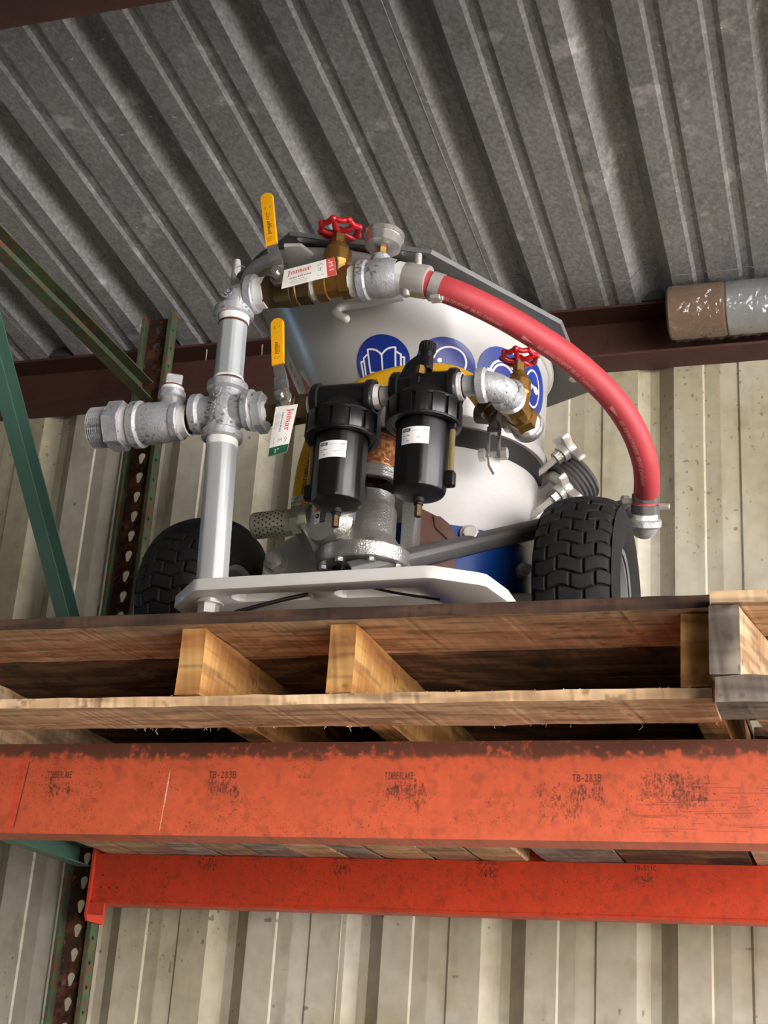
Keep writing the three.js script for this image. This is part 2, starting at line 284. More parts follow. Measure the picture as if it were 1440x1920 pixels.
{
  const w = structure('wall_back', 'cream painted ribbed metal wall with vertical ribs, stained and speckled with dirt');
  for (let i = 0; i < 14; i++) part('wall_panel', sheet(ribWall, -0.462 + 0.61 * (i - 7) - 0.002, 2, 0, 3.32, (x, d, s) => V(x, s, WZ - d - (i % 2) * 0.0008)), M.wall, w, true);
  const c = structure('ceiling', 'bare grey metal roof deck of ribbed sheets seen from below');
  for (let i = 0; i < 17; i++) part('roof_panel', sheet(ribRoof, -0.75 + 0.61 * (i - 8), 2, -3.2, FZ + 0.4, (x, d, s) => V(x, roofY(s) + d + (i % 2) * 0.0006, s)), M.roof, c, true);
  // strip of sheet along the eave, lapped under the roof panels
  for (let i = 0; i < 17; i++) part('eave_sheet', sheet(ribRoof, -0.75 + 0.61 * (i - 8), 2, -3.1, -2.9, (x, d, s) => V(x, roofY(s) + d - 0.0028 - (i % 2) * 0.0006, s)), M.roof, c, true);
  const cl = []; for (let i = -13; i < 12; i++) { const x = -0.75 + i * 0.305; cl.push(ext(poly([[x + 0.012, 0.004], [x + 0.034, 0.029], [x + 0.06, 0.029], [x + 0.078, 0.004]]), 0.04, 0.001).translate(0, roofY(-2.99) - 0.004, -3.03)); }
  for (const g of cl) part('foam_closure', g, M.foam, c);
  for (const x of [-1.62, -1.52, -1.37, -1.17, -1.12, -0.28]) { const y = eaveY - 0.018; part('roof_screw', cyl(V(x, y + 0.012, -3.012), V(x + 0.002, y - 0.022, -3.01), 0.0022, 0.0012, 8), M.steel, c); }
  const e = structure('eave_channel', 'dark red-brown steel channel along the top of the back wall');
  const ch = poly([[-3.07, 3.2016], [-2.99, 3.2016], [-2.99, 3.2076], [-3.064, 3.2076], [-3.064, 3.3255], [-2.99, 3.3255], [-2.99, 3.3315], [-3.07, 3.3315]]);
  part('channel', ext(ch, RX - LX, 0.0008).rotateY(-Math.PI / 2).translate(RX, 0, 0), M.primer, e);
  for (const z of [-1.66, -0.35, 0.95, 2.25]) {
    const p = structure('roof_purlin', 'dark red-brown steel purlin across the underside of the roof'), y = roofY(z) - 0.004;
    part('channel', ext(poly([[z - 0.067, y - 0.2], [z, y - 0.2], [z, y - 0.005], [z + 0.067, y], [z + 0.067, y + 0.003], [z - 0.003, y - 0.002], [z - 0.003, y - 0.197], [z - 0.067, y - 0.197]]), RX - LX, 0.0005).rotateY(-Math.PI / 2).translate(RX, 0, 0), M.primer, p);
  }
  const f = structure('floor', 'grey concrete floor slab'); part('slab', bx(LX, RX, -0.2, 0, WZ - 0.1, FZ), M.concrete, f);
  const l = structure('wall_left', 'cream painted metal end wall'); part('wall_sheet', bx(LX - 0.1, LX, 0, 3.9, WZ, FZ), M.board, l);
  const fw = structure('wall_front', 'cream painted metal front wall beside the open bay'); part('wall_sheet', bx(LX, FOPEN, 0, 3.83, FZ, FZ + 0.08), M.board, fw); part('door_header', bx(FOPEN, RX, 2.5, 3.83, FZ, FZ + 0.08), M.board, fw);
  const nb = structure('building_opposite', 'pale sunlit workshop buildings across the yard'); part('wall_sheet', bx(8, 16, -0.03, 5.5, -14, 14), M.facade, nb); part('wall_sheet', bx(-6, 8, -0.03, 6, 17, 24), M.facade, nb);
  const g = structure('ground', 'pale concrete yard in the sun'); part('yard', bx(-30, 34, -0.25, -0.03, FZ + 0.001, 45), M.apron, g); part('asphalt', bx(RX + 0.001, 34, -0.25, -0.03, -14, FZ), M.asphalt, g);
}
// ---------------------------------------------------------------- pallet rack
const beamPaint = (W, H, x0, x1, base, band, draw, s) => canvasTex(2048, 192, (g, w, h) => {
  const im = g.createImageData(w, h);
  for (let y = 0; y < h; y++) for (let x = 0; x < w; x++) {
    const u = x / w, v = y / h, m = fbm(u * 60, v * 5, 60, 5, s, 5), f = fbm(u * 400, v * 36, 400, 36, s + 1, 3), k = 0.93 + 0.12 * m + 0.06 * (f - 0.5);
    let c = [base[0] * k, base[1] * k, base[2] * k];
    c = mix3(c, [120, 66, 46], 0.22 * sst(0.54, 0.76, fbm(u * 150, v * 11, 150, 11, s + 2, 5)));
    const edge = band[0] + band[1] * (fbm(u * 70, 0.5, 70, 4, s + 3, 4) - 0.3);
    c = mix3(c, [86, 56, 44], 0.85 * (1 - sst(edge * 0.6, edge, v)) * sst(0.26, 0.62, fbm(u * 190, v * 16, 150, 14, s + 4, 4) + 0.25 * (1 - v / edge)));
    c = mix3(c, [62, 40, 32], 0.6 * sst(0.73, 0.79, fbm(u * 900, v * 64, 900, 64, s + 5, 3)) * sst(0.45, 0.6, fbm(u * 22, v * 3, 22, 3, s + 6, 3)));
    const i = (y * w + x) * 4; im.data[i] = c[0]; im.data[i + 1] = c[1]; im.data[i + 2] = c[2]; im.data[i + 3] = 255;
  }
  g.putImageData(im, 0, 0);
  draw(g, (x) => ((x - x0) / (x1 - x0)) * w, (t) => t * h, w / (x1 - x0));
}, true);
function smudge(g, x, y, w, h, n, col, s) { g.fillStyle = col; for (let i = 0; i < n; i++) { const a = hash(i, 1, s), b = hash(i, 2, s), c = hash(i, 3, s); for (let k = 0; k < 9; k++) { const p = hash(i * 9 + k, 6, s), q = hash(i * 9 + k, 7, s), e = hash(i * 9 + k, 8, s); g.globalAlpha = 0.2 + 0.6 * c * e; g.beginPath(); g.ellipse(x + (a - 0.5) * w + (p - 0.5) * 16, y + (b - 0.3) * h + (q - 0.3) * 22, 0.5 + 1.2 * e, 0.7 + 4.5 * p * p, 0, 0, 7); g.fill(); } } g.globalAlpha = 1; }
const stamp = (g, t, x, y, w, size) => { g.save(); g.font = 'bold ' + size + 'px monospace'; g.fillStyle = '#3a2620'; g.globalAlpha = 0.8; g.textBaseline = 'middle'; g.fillText(t, x, y, w); g.restore(); };
const BX0 = -1.5, BX1 = 0.1, XL = -1.98, XR = 0.9;              // span of the painted texture, ends of the beams
const frontPaint = beamPaint(0, 0, BX0, BX1, [222, 102, 66], [0.17, 0.14], (g, X, Y, ppm) => {
  for (const [t, a, b, y] of [['TIMBERLAKE', -1.182, -1.14, 0.35], ['TB-283B', -0.916, -0.872, 0.35], ['TIMBERLAKE', -0.646, -0.604, 0.36], ['TB-283B', -0.38, -0.34, 0.38]]) { stamp(g, t, X(a), Y(y), X(b) - X(a), 19); smudge(g, X((a + b) / 2), Y(y + 0.1), X(b) - X(a), 20, 22, '#54302a', 5 + X(a)); }
  smudge(g, X(-0.245), Y(0.42), 110, 50, 90, '#5a3426', 77); smudge(g, X(-0.4), Y(0.55), 80, 60, 40, '#6b3a28', 78); smudge(g, X(-0.6), Y(0.45), 30, 60, 20, '#6b3a28', 79);
  g.strokeStyle = '#f4e4d4'; for (let i = 0; i < 34; i++) { const t = i / 34; g.lineWidth = 0.6 + 2.2 * hash(i, 5, 9) * (t > 0.1 && t < 0.6 ? 1 : 0.5); g.beginPath(); g.moveTo(X(-0.979 - 0.006 * t) + hash(i, 6, 9), Y(0.3 + 0.65 * t)); g.lineTo(X(-0.979 - 0.006 * (t + 0.03)) + hash(i + 1, 6, 9), Y(0.3 + 0.65 * (t + 0.032))); g.stroke(); }
  g.fillStyle = '#ee4030'; g.globalAlpha = 0.4; g.beginPath(); g.moveTo(X(-1.232), Y(0.18)); g.lineTo(X(-1.222), Y(0.18)); g.lineTo(X(-1.226), Y(0.95)); g.lineTo(X(-1.24), Y(0.95)); g.fill(); g.globalAlpha = 1;
  g.strokeStyle = '#5a2c20'; g.lineWidth = 2; g.beginPath(); g.moveTo(X(-1.216), Y(0.2)); g.lineTo(X(-1.226), Y(0.94)); g.stroke();
  g.lineWidth = 1; g.globalAlpha = 0.5; for (let i = 0; i < 46; i++) { const x = X(-0.3 + 0.28 * hash(i, 1, 9)), y = Y(0.4 + 0.55 * hash(i, 2, 9)); g.beginPath(); g.moveTo(x, y); g.lineTo(x + 8 + 90 * hash(i, 3, 9), y + (hash(i, 4, 9) - 0.5) * 4); g.stroke(); } g.globalAlpha = 1;
}, 201);
const rearPaint = beamPaint(0, 0, BX0, BX1, [230, 78, 46], [0.08, 0.3], (g, X, Y) => {
  for (const [t, a, b, y] of [['TB-283B', -1.275, -1.235, 0.3], ['TB-511C', -0.99, -0.95, 0.32], ['TB-283B', -0.705, -0.665, 0.34], ['TB-511C', -0.41, -0.37, 0.38]]) { g.globalAlpha = 0.75; stamp(g, t, X(a), Y(y), X(b) - X(a), 17); smudge(g, X((a + b) / 2), Y(y + 0.1), X(b) - X(a), 20, 14, '#54302a', 15 + X(a)); }
  smudge(g, X(-1.11), Y(0.08), 40, 40, 40, '#3c2a22', 87); g.fillStyle = '#2a1612'; for (const [x, y] of [[-1.478, 0.8], [-1.46, 0.8], [-1.443, 0.8], [-1.478, 0.62]]) g.fillRect(X(x), Y(y), 4, 4);
}, 231);
M.frontBeam = std({ map: frontPaint, roughness: 0.55, bumpMap: rep(coarseTex, 24, 2), bumpScale: 0.0004 });
M.rearBeam = std({ map: rearPaint, roughness: 0.5, bumpMap: rep(coarseTex, 24, 2), bumpScale: 0.0004 });
// profile (z, y) extruded along x; uv: u along the beam, v down from the top
function beamGeo(prof, x0, x1, yb, yt) {
  const g = flat(ext(poly(prof), x1 - x0, 0.0025).rotateY(-Math.PI / 2).translate(x1, 0, 0)), p = g.attributes.position, n = g.attributes.normal, uv = g.attributes.uv;
  for (let i = 0; i < p.count; i++) uv.setXY(i, (p.getX(i) - BX0) / (BX1 - BX0), Math.abs(n.getY(i)) > 0.7 ? (n.getY(i) > 0 ? 0.97 : 0.03) + 0.1 * (p.getZ(i) % 0.1) : (p.getY(i) - yb) / (yt - yb));
  return g;
}
{
  const y0 = 1.942, y1 = 2.078, ys = 2.0345;
  const f = thing('rack_beam', 'wide scuffed orange beam nearest the viewer with black stamped lettering', 'rack beam', V(-0.55, y0, -2.01));
  part('beam', beamGeo([[-2.047, y0], [-1.987, y0], [-1.987, y1], [-2.017, y1], [-2.017, ys], [-2.047, ys]], XL, XR, y0, y1), M.frontBeam, f, true);
  const r = thing('rack_beam', 'narrower red-orange beam further back below the wooden planks', 'rack beam', V(-0.3, y0, -2.78));
  part('beam', beamGeo([[-2.81, y0], [-2.75, y0], [-2.75, ys], [-2.78, ys], [-2.78, y1], [-2.81, y1]], -1.497, XR, y0, y1), M.rearBeam, r, true);
  part('lip', beamGeo([[-2.8, y0 - 0.006], [-2.746, y0 - 0.006], [-2.744, y0 - 0.001], [-2.8, y0 - 0.001]], -1.49, XR, y0, y1), M.rearBeam, r, true);
  const pl = ext(poly([[-2.82, y0 - 0.04], [-2.75, y0 - 0.04], [-2.744, y0 - 0.03], [-2.744, y1 + 0.02], [-2.82, y1 + 0.02]]), 0.006, 0.001).rotateY(-Math.PI / 2).translate(-1.497, 0, 0);
  const ear = rbox(-1.505, -1.462, y0 - 0.028, y0 - 0.004, -2.752, -2.746, 0.001);
  part('end_plate', [pl, ear], std({ color: 0xc23c22, roughness: 0.6, bumpMap: rep(grainTex, 20), bumpScale: 0.001 }), r);
  // wooden planks laid between the beams
  const xs = [-1.475, -1.402, -1.297, -1.222, -1.132, -1.048, -0.958, -0.885, -0.785, -0.697, -0.605], kinds = [M.woodSlat, M.woodSlat, M.woodGrey, M.woodSlat, M.woodGrey, M.woodTan, M.woodGrey, M.woodTan, M.woodSlat, M.woodTan];
  const say = ['tan plank at the left end of the row of planks beside the green post', 'tan plank second from the left in the row under the pallet', 'greyish plank third from the left, narrow and split along one edge', 'pale brown plank fourth from the left in the row', 'weathered grey plank fifth from the left in the row', 'saw-marked tan plank sixth from the left in the row', 'weathered grey plank seventh from the left in the row', 'reddish tan plank eighth from the left in the row', 'whitish scraped plank ninth from the left in the row', 'tan plank with rounded bark edge just left of the dark gap'];
  for (let i = 0; i < 10; i++) { const s = thing('timber_plank', say[i], 'plank', V((xs[i] + xs[i + 1]) / 2, ys, -2.4), 'wooden planks laid across the rack beams'); part('slat', board(xs[i] + 0.0015 + 0.003 * hash(i, 1, 3), xs[i + 1] - 0.001 - 0.003 * hash(i, 2, 3), ys + 0.0008, ys + 0.036 + 0.004 * hash(i, 3, 3), -2.774, -2.022, 'z'), kinds[i], s); }
  for (const [a, b, m, t] of [[-0.573, -0.428, M.woodGrey, 'weathered grey wide plank just right of the dark gap'], [-0.424, -0.2, M.woodBrown, 'widest plank, dark brown and rough sawn'], [-0.194, 0.02, M.woodTan, 'tan plank at the right edge of the photo']]) { const s = thing('timber_plank', t, 'plank', V((a + b) / 2, ys, -2.4), 'wooden planks laid across the rack beams'); part('slat', board(a, b, ys + 0.0008, ys + 0.036, -2.774, -2.022, 'z'), m, s); }

  // upright frame at the left: two perforated posts joined by channel braces
  const F = thing('rack_upright', 'rusty green upright rack frame with keyhole-punched post and channel braces', 'rack upright', V(-1.56, 0, -2.42));
  const hole = (x, y, r) => { const h = new THREE.Path(); h.moveTo(x - r, y); h.absarc(x, y, r, Math.PI, 0, true); h.lineTo(x + r * 0.5, y - r * 1.3); h.absarc(x - r * 0.1, y - r * 1.5, r * 0.5, 0, -Math.PI, true); h.closePath(); return h; };
  const post = (zb, dirz, holed, name) => {                         // web at zb, flanges reach dirz * 0.032 from it
    const P = piece(name, F), X0 = -1.602, X1 = -1.524, top = 3.328;
    const w = new THREE.Shape(); w.moveTo(X0, 0); w.lineTo(X1, 0); w.lineTo(X1, top); w.lineTo(X0, top); w.closePath();
    for (let y = 0.2; y < top - 0.02; y += 0.0485) w.holes.push(hole((X0 + X1) / 2 - 0.008, y, 0.009));
    part('web', ext(w, 0.003, 0, 8).translate(0, 0, zb - 0.0015), M.rust, P);
    const z1 = zb + dirz * 0.032, za = Math.min(zb, z1), zz = Math.max(zb, z1);
    const fl = new THREE.Shape(); fl.moveTo(za, 0); fl.lineTo(zz, 0); fl.lineTo(zz, top); fl.lineTo(za, top); fl.closePath();
    for (let y = 0.18; y < top; y += 0.0485) { const h = new THREE.Path(); h.absarc(zb + dirz * 0.018, y, 0.0045, 0, Math.PI * 2, true); fl.holes.push(h); }
    part('flange', ext(fl, 0.003, 0, 6).rotateY(-Math.PI / 2).translate(X1, 0, 0), M.green, P);
    part('flange', bx(X0, X0 + 0.003, 0, top, za, zz), M.green, P);
    part('lip', bx(X1 - 0.009, X1, 0, top, z1 - 0.0015, z1 + 0.0015), M.green, P); part('lip', bx(X0, X0 + 0.007, 0, top, z1 - 0.0015, z1 + 0.0015), M.green, P);
    part('foot_plate', bx(X0 - 0.02, X1 + 0.02, 0, 0.006, za - 0.02, zz + 0.02), M.rust, P);
  };
  post(-2.85, 1, true, 'rear_post'); post(-1.955, -1, true, 'front_post');
  const brace = (a, b, mat) => {                                    // open channel, 42 x 28 mm, mouth towards +x
    const d = b.clone().sub(a), L = d.length(), g = ext(poly([[-0.021, -0.03], [0.021, -0.03], [0.021, 0], [0.018, 0], [0.018, -0.027], [-0.018, -0.027], [-0.018, 0], [-0.021, 0]]), L, 0.0004);
    const m = new THREE.Matrix4().makeBasis(V(0, 0, 1).cross(V(1, 0, 0)), V(1, 0, 0), V(0, 0, 1)), z = d.clone().normalize(), y = V(1, 0, 0), x = y.clone().cross(z);
    part('brace', g.applyMatrix4(new THREE.Matrix4().makeBasis(x, y, z).setPosition(a)), mat, F);
  };
  brace(V(-1.53, 3.10, -2.78), V(-1.53, 3.10, -2.05), M.green);
  brace(V(-1.53, 2.28, -2.79), V(-1.53, 3.02, -2.06), M.greenClean);
  brace(V(-1.53, 2.035, -2.79), V(-1.53, 2.035, -2.06), M.greenClean);
}

// ---------------------------------------------------------------- pallets
{
  const T = 2.205, t = 0.016, sb = 2.094;
  const P = thing('wooden_pallet', 'left wooden pallet under the machine with a dark stained top edge', 'pallet', V(-0.77, 2.078, -2.25));
  const zs = [[-1.767, -1.928], [-1.936, -2.066], [-2.074, -2.2], [-2.208, -2.34], [-2.347, -2.48], [-2.488, -2.61], [-2.618, -2.75]];
  const edge = part('deck_board', board(-1.362, -0.1725, T - t, T, zs[0][1], zs[0][0]), M.woodTan, P);
  part('stained_edge', board(-1.3625, -0.172, T - t - 0.0003, T + 0.0004, -1.7672, -1.7655, 'x', 0.0006), M.woodDark, edge);
  zs.slice(1).forEach(([a, b], i) => part('deck_board', board(-1.362, -0.1725, T - t, T, b, a), M.woodBrown, P));
  for (const [x, m] of [[-1.36, M.woodTan], [-0.886, M.woodGold], [-0.669, M.woodGold], [-0.2105, M.woodGold]]) part('stringer', board(x, x + 0.0375, sb, T - t - 0.0005, -2.745, -1.783, 'z'), m, P);
  [[-1.781, -1.9], [-2.17, -2.27], [-2.36, -2.46], [-2.62, -2.745]].forEach(([a, b], i) => part('bottom_board', board(-1.362, -0.1725, 2.0778, sb - 0.0005, b, a), i ? M.woodBrown : M.woodTan, P));
  const fib = []; for (let i = 0; i < 60; i++) { const x = rr(-1.34, -0.17), low = rnd() < 0.6, y = low ? 2.0785 : 2.0935, z = low ? -1.898 : -1.7805, l = rr(0.0015, 0.005) * (rnd() < 0.15 ? 2 : 1); fib.push(tube([V(x, y, z), V(x + rr(-0.004, 0.004), y - l * 0.5, z + 0.003), V(x + rr(-0.003, 0.003), y - l, z + 0.001)], rr(0.0002, 0.00045), 6, 5)); }
  const fb = part('wood_fibres', fib, M.fibre, P); fb.userData.kind = 'stuff';
  const Q = thing('wooden_pallet', 'right wooden pallet at the photo edge with a weathered grey stringer end', 'pallet', V(0.42, 2.078, -2.2));
  const top2 = 2.198;
  for (const [a, b] of [[-1.7286, -1.87], [-1.91, -2.01], [-2.05, -2.15], [-2.2, -2.3], [-2.4, -2.5], [-2.58, -2.7]]) part('deck_board', board(-0.168, 1.04, top2 - 0.0165, top2, b, a), a > -1.8 ? M.woodTan : M.woodBrown, Q);
  part('stringer', board(-0.1705, -0.135, sb, top2 - 0.017, -2.69, -1.742, 'z').translate(0.153, 0, 1.742).rotateY(-0.17).translate(-0.153, 0, -1.742), M.woodTan, Q).userData.label = 'skewed stringer';
  part('stringer_end', board(-0.1708, -0.1347, sb, top2 - 0.017, -1.742, -1.733, 'x'), M.woodWeathered, Q);
  for (const x of [0.42, 1.0]) part('stringer', board(x, x + 0.037, sb, top2 - 0.017, -2.69, -1.735, 'z'), M.woodGold, Q);
  part('bottom_board', board(-0.164, 1.03, 2.0585, sb - 0.0005, -1.815, -1.7286, 'x', 0.0015), M.woodWeathered, Q);
  for (const [a, b] of [[-2.15, -2.25], [-2.58, -2.69]]) part('bottom_board', board(-0.168, 1.04, 2.0785, sb - 0.0005, b, a), M.woodBrown, Q);
}

// ---------------------------------------------------------------- roll wrapped in clear film, lying in the eave channel
{
  const R = thing('wrapped_roll', 'brown and grey roll wrapped in shiny clear plastic film on the brown ledge', 'roll', V(0, 3.2076, -2.95));
  const c = V(-0.365, 3.2705, -2.945), r = 0.0595;
  part('roll', [cyl(c, c.clone().add(V(0.125, 0, 0)), r, r, 40, 0.004)], M.cardboard, R);
  part('roll', [cyl(c.clone().add(V(0.125, 0, 0)), c.clone().add(V(0.72, 0, 0)), r - 0.0005, r - 0.0005, 40, 0.004)], M.foil, R);
  const pos = [], idx = [], A = 150, B = 220;                       // the film: wrinkled tube with tucked ends
  for (let i = 0; i <= B; i++) for (let j = 0; j <= A; j++) {
    const u = i / B, th = (j / A) * 2 * Math.PI, x = -0.008 + u * 0.736, tw = th * 0.06 + x * 3;
    const ridge = Math.pow(Math.abs(Math.sin((tw * 15 + 2.2 * fbm(u * 14, j / A * 8, 14, 8, 301, 3)) * 3.1)), 6);
    let q = r + 0.0009 + 0.0046 * (ridge + 0.7 * Math.pow(fbm(u * 34 + tw, j / A * 16, 34, 16, 305, 2), 3)) * (0.25 + 1.2 * vn(u * 20, j / A * 12, 20, 12, 303)) + 0.0030 * fbm(u * 12, j / A * 6, 12, 6, 306, 2) + 0.0016 * fbm(u * 40, j / A * 24, 40, 24, 302, 2);
    const e = Math.min(i, B - i) / 6; if (e < 1) q *= Math.sqrt(1 - (1 - e) * (1 - e)) * 0.92 + 0.06;
    const y = Math.max(-(r + 0.002), Math.cos(th) * q); pos.push(c.x + x, c.y + y, c.z + Math.sin(th) * q);
  }
  for (let i = 0; i < B; i++) for (let j = 0; j < A; j++) { const a = i * (A + 1) + j, b = a + A + 1; idx.push(a, b, a + 1, b, b + 1, a + 1); }
  const g = new THREE.BufferGeometry(); g.setAttribute('position', new THREE.Float32BufferAttribute(pos, 3)); g.setIndex(idx); g.computeVertexNormals(); g.setAttribute('uv', new THREE.Float32BufferAttribute(pos.flatMap((q, k) => (k % 3 ? [] : [q, (((k / 3) % (A + 1)) / A) * 0.374 + q * 0.6])), 2));
  part('plastic_film', g.toNonIndexed(), phy({ color: 0xffffff, roughness: 0.14, transmission: 1, thickness: 0, ior: 1.75, bumpMap: rep(coarseTex, 7, 4), bumpScale: 0.012 }), R, true);
}
// ---------------------------------------------------------------- the blast machine on the left pallet
// Shapes are given in drawing units (1 unit = 0.955 m) round the foot of the vessel; the thing carries that scale.
const font = await new FontLoader().loadAsync('fonts/droid/droid_sans_bold.typeface.json');
const MB = V(-0.733, 2.2335, -2.43);
const ma = thing('blast_machine', 'white wheeled blast pot with tilted hopper, galvanised pipework, black filters and red hose', 'blast machine', V(-0.7, 2.2064, -2.3207));
ma.scale.setScalar(0.955); origin = MB;
const zm = -2.055;                                                  // plane of the front pipework
const RIM = V(-0.822, 2.996, -2.43), SLO = -0.265;                  // centre and slope of the hopper's mouth
const tilt = new THREE.Matrix4().makeBasis(V(1, SLO, 0).normalize(), V(-SLO, 1, 0).normalize(), V(0, 0, 1)).setPosition(RIM);
const cone = (th, t, off = 0) => {                                  // hopper skin: round foot to tilted round mouth
  const lo = V(MB.x + 0.2 * Math.cos(th), 2.712, MB.z + 0.2 * Math.sin(th)), hi = V(0.303 * Math.cos(th), 0, 0.303 * Math.sin(th)).applyMatrix4(tilt);
  const p = lo.clone().lerp(hi, t);
  if (off) { const e = 0.004, a = cone(th + e, t).sub(cone(th - e, t)), b = cone(th, t + e).sub(cone(th, t - e)); p.add(b.cross(a).normalize().multiplyScalar(off)); }
  return p;
};
function skin(fn, n, m) {                                           // smooth indexed surface fn(i/n, j/m)
  const pos = [], uv = [], idx = []; for (let j = 0; j <= m; j++) for (let i = 0; i <= n; i++) { const p = fn(i / n, j / m); pos.push(p.x, p.y, p.z); uv.push(i / n, j / m); }
  for (let j = 0; j < m; j++) for (let i = 0; i < n; i++) { const a = j * (n + 1) + i, b = a + n + 1; idx.push(a, b, a + 1, b, b + 1, a + 1); }
  const g = new THREE.BufferGeometry(); g.setAttribute('position', new THREE.Float32BufferAttribute(pos, 3)); g.setAttribute('uv', new THREE.Float32BufferAttribute(uv, 2)); g.setIndex(idx); g.computeVertexNormals(); return g;
}
{ // vessel: hopper, mouth, lip, body, skirt
  const H = part('hopper', [skin((u, v) => cone(-u * 2 * Math.PI, v), 96, 12), skin((u, v) => cone(u * 2 * Math.PI, v, -0.004), 96, 12)], M.white, ma);
  part('hopper_rim', new THREE.TorusGeometry(0.305, 0.0125, 16, 96).rotateX(Math.PI / 2).translate(0, -0.0185, 0).applyMatrix4(tilt), M.white, ma);
  const oct = []; for (let k = 0; k < 8; k++) { const a = (22.5 + 45 * k) * Math.PI / 180; oct.push([0.031 + 0.358 * Math.cos(a), 0.358 * Math.sin(a)]); }
  const os = poly(oct), hole = new THREE.Path(); hole.absarc(0, 0, 0.296, 0, Math.PI * 2, true); os.holes.push(hole);
  for (const [x, z, a] of [[-0.07, 0.318, 0.02], [0.132, 0.318, 0.02]]) { const r = 0.0075, l = 0.017, c = Math.cos(a), s = -Math.sin(a), h = new THREE.Path(), n = [-s, c]; const at = (u, v) => [x + u * c + v * n[0], z + u * s + v * n[1]]; const pts = []; for (let i = 0; i <= 8; i++) { const t = -Math.PI / 2 + Math.PI * i / 8; pts.push(at(l + r * Math.cos(t), r * Math.sin(t))); } for (let i = 0; i <= 8; i++) { const t = Math.PI / 2 + Math.PI * i / 8; pts.push(at(-l + r * Math.cos(t), r * Math.sin(t))); } pts.reverse().forEach((p, i) => (i ? h.lineTo(p[0], p[1]) : h.moveTo(p[0], p[1]))); if (Math.hypot(x, z) > 0.3) os.holes.push(h); }
  part('rim_plate', onFloorPlan(ext(os, 0.009, 0.001, 64)).translate(0, 0.003, 0).applyMatrix4(tilt), M.greyPaint, ma);
  
  const lid = new THREE.Shape(); lid.absarc(0, 0, 0.31, 0, Math.PI * 2, false);
  part('lid', onFloorPlan(ext(lid, 0.006, 0.001, 64)).translate(0, 0.0095, 0).applyMatrix4(tilt), M.gasket, ma);
  for (const [x, z] of [[0.345, -0.075]]) part('rim_bolt', cyl(V(x, -0.014, z), V(x, -0.005, z), 0.008, 0.008, 16).applyMatrix4(tilt), M.white, ma);
  const f = (y) => V(MB.x, y, MB.z);
  part('lip', lathe(f(2.692), UPV, [[0, 0.19], [0, 0.206], [0.006, 0.2085], [0.017, 0.2085], [0.022, 0.2035], [0.022, 0.19]], 96), M.white, ma);
  part('gasket_band', lathe(f(2.658), UPV, [[0, 0.18], [0, 0.199], [0.0345, 0.199], [0.0345, 0.18]], 96), M.gasket, ma);
  part('vessel', lathe(f(2.512), UPV, [[0, 0.17], [0, 0.193], [0.1465, 0.193], [0.1465, 0.17]], 96), M.whiteTex, ma);
  part('skirt', lathe(f(2.2342), UPV, [[0, 0.185], [0, 0.1945], [0.2, 0.1945], [0.278, 0.1945], [0.278, 0.18]], 96), M.blue, ma);
  part('body_bolt', [hexa(V(-0.548, 2.462, -2.365), V(-0.54, 2.462, -2.355), 0.013), cyl(V(-0.545, 2.462, -2.361), V(-0.53, 2.462, -2.343), 0.007)], M.steel, ma);
  part('body_bolt', [hexa(V(-0.615, 2.497, -2.266), V(-0.611, 2.497, -2.256), 0.013), cyl(V(-0.617, 2.497, -2.27), V(-0.6145, 2.497, -2.265), 0.017)], M.steel, ma);
  // hook rods and lugs welded to the hopper
  part('lifting_lug', onFloorPlan(ext(poly([[-0.926, -2.082], [-0.896, -2.087], [-0.884, -2.124], [-0.888, -2.15], [-0.945, -2.15]]), 0.007, 0.001)).rotateX(0).translate(0, 2.99, 0), M.white, ma);
  part('hook_rod', [tube([V(-0.72, 2.893, -2.14), V(-0.79, 2.884, -2.135), V(-0.824, 2.88, -2.13), V(-0.834, 2.871, -2.125), V(-0.828, 2.858, -2.12), V(-0.812, 2.847, -2.117)], 0.0075, 40), ball(V(-0.812, 2.847, -2.117), 0.0075)], M.white, ma);
  part('hinge_pin', [cyl(V(-1.128, 2.98, -2.32), V(-1.128, 3.11, -2.32), 0.0085, 0.0085), lathe(V(-1.128, 3.11, -2.32), UPV, [[0, 0.0085], [0.012, 0.006], [0.016, 0]], 20), tube([V(-1.128, 3.03, -2.32), V(-1.105, 3.0, -2.31), V(-1.095, 2.975, -2.3), V(-1.1, 2.95, -2.29)], 0.009, 24)], M.white, ma);
  part('split_ring', new THREE.TorusGeometry(0.011, 0.0009, 6, 28).translate(-1.116, 3.092, -2.312), M.steel, ma);
  // swing clamp on the body
  const C = piece('swing_clamp', ma), cx = -0.566, cz = -2.212;
  part('eye_bolt', [cyl(V(cx, 2.665, cz), V(cx, 2.713, cz), 0.0055), cyl(V(cx, 2.664, cz), V(cx, 2.69, cz), 0.0098)], M.cast, C);
  part('clevis', [rbox(cx - 0.0115, cx - 0.0065, 2.612, 2.665, cz - 0.005, cz + 0.005, 0.0015), rbox(cx + 0.0065, cx + 0.0115, 2.612, 2.665, cz - 0.005, cz + 0.005, 0.0015), rbox(cx - 0.0115, cx + 0.0115, 2.655, 2.667, cz - 0.006, cz + 0.006, 0.002)], M.cast, C);
  part('pivot_bolt', [cyl(V(cx - 0.022, 2.617, cz), V(cx + 0.02, 2.617, cz), 0.005), hexa(V(cx - 0.024, 2.617, cz), V(cx - 0.014, 2.617, cz), 0.011), hexa(V(cx + 0.014, 2.617, cz), V(cx + 0.024, 2.617, cz), 0.011)], M.steel, C);
  part('weld_tab', ext(poly([[-0.013, 0.008], [0.013, 0.008], [0.01, -0.016], [0, -0.03], [-0.01, -0.016]]), 0.008, 0.0015).rotateY(0.7).translate(cx - 0.003, 2.614, cz - 0.012), M.white, C);
}
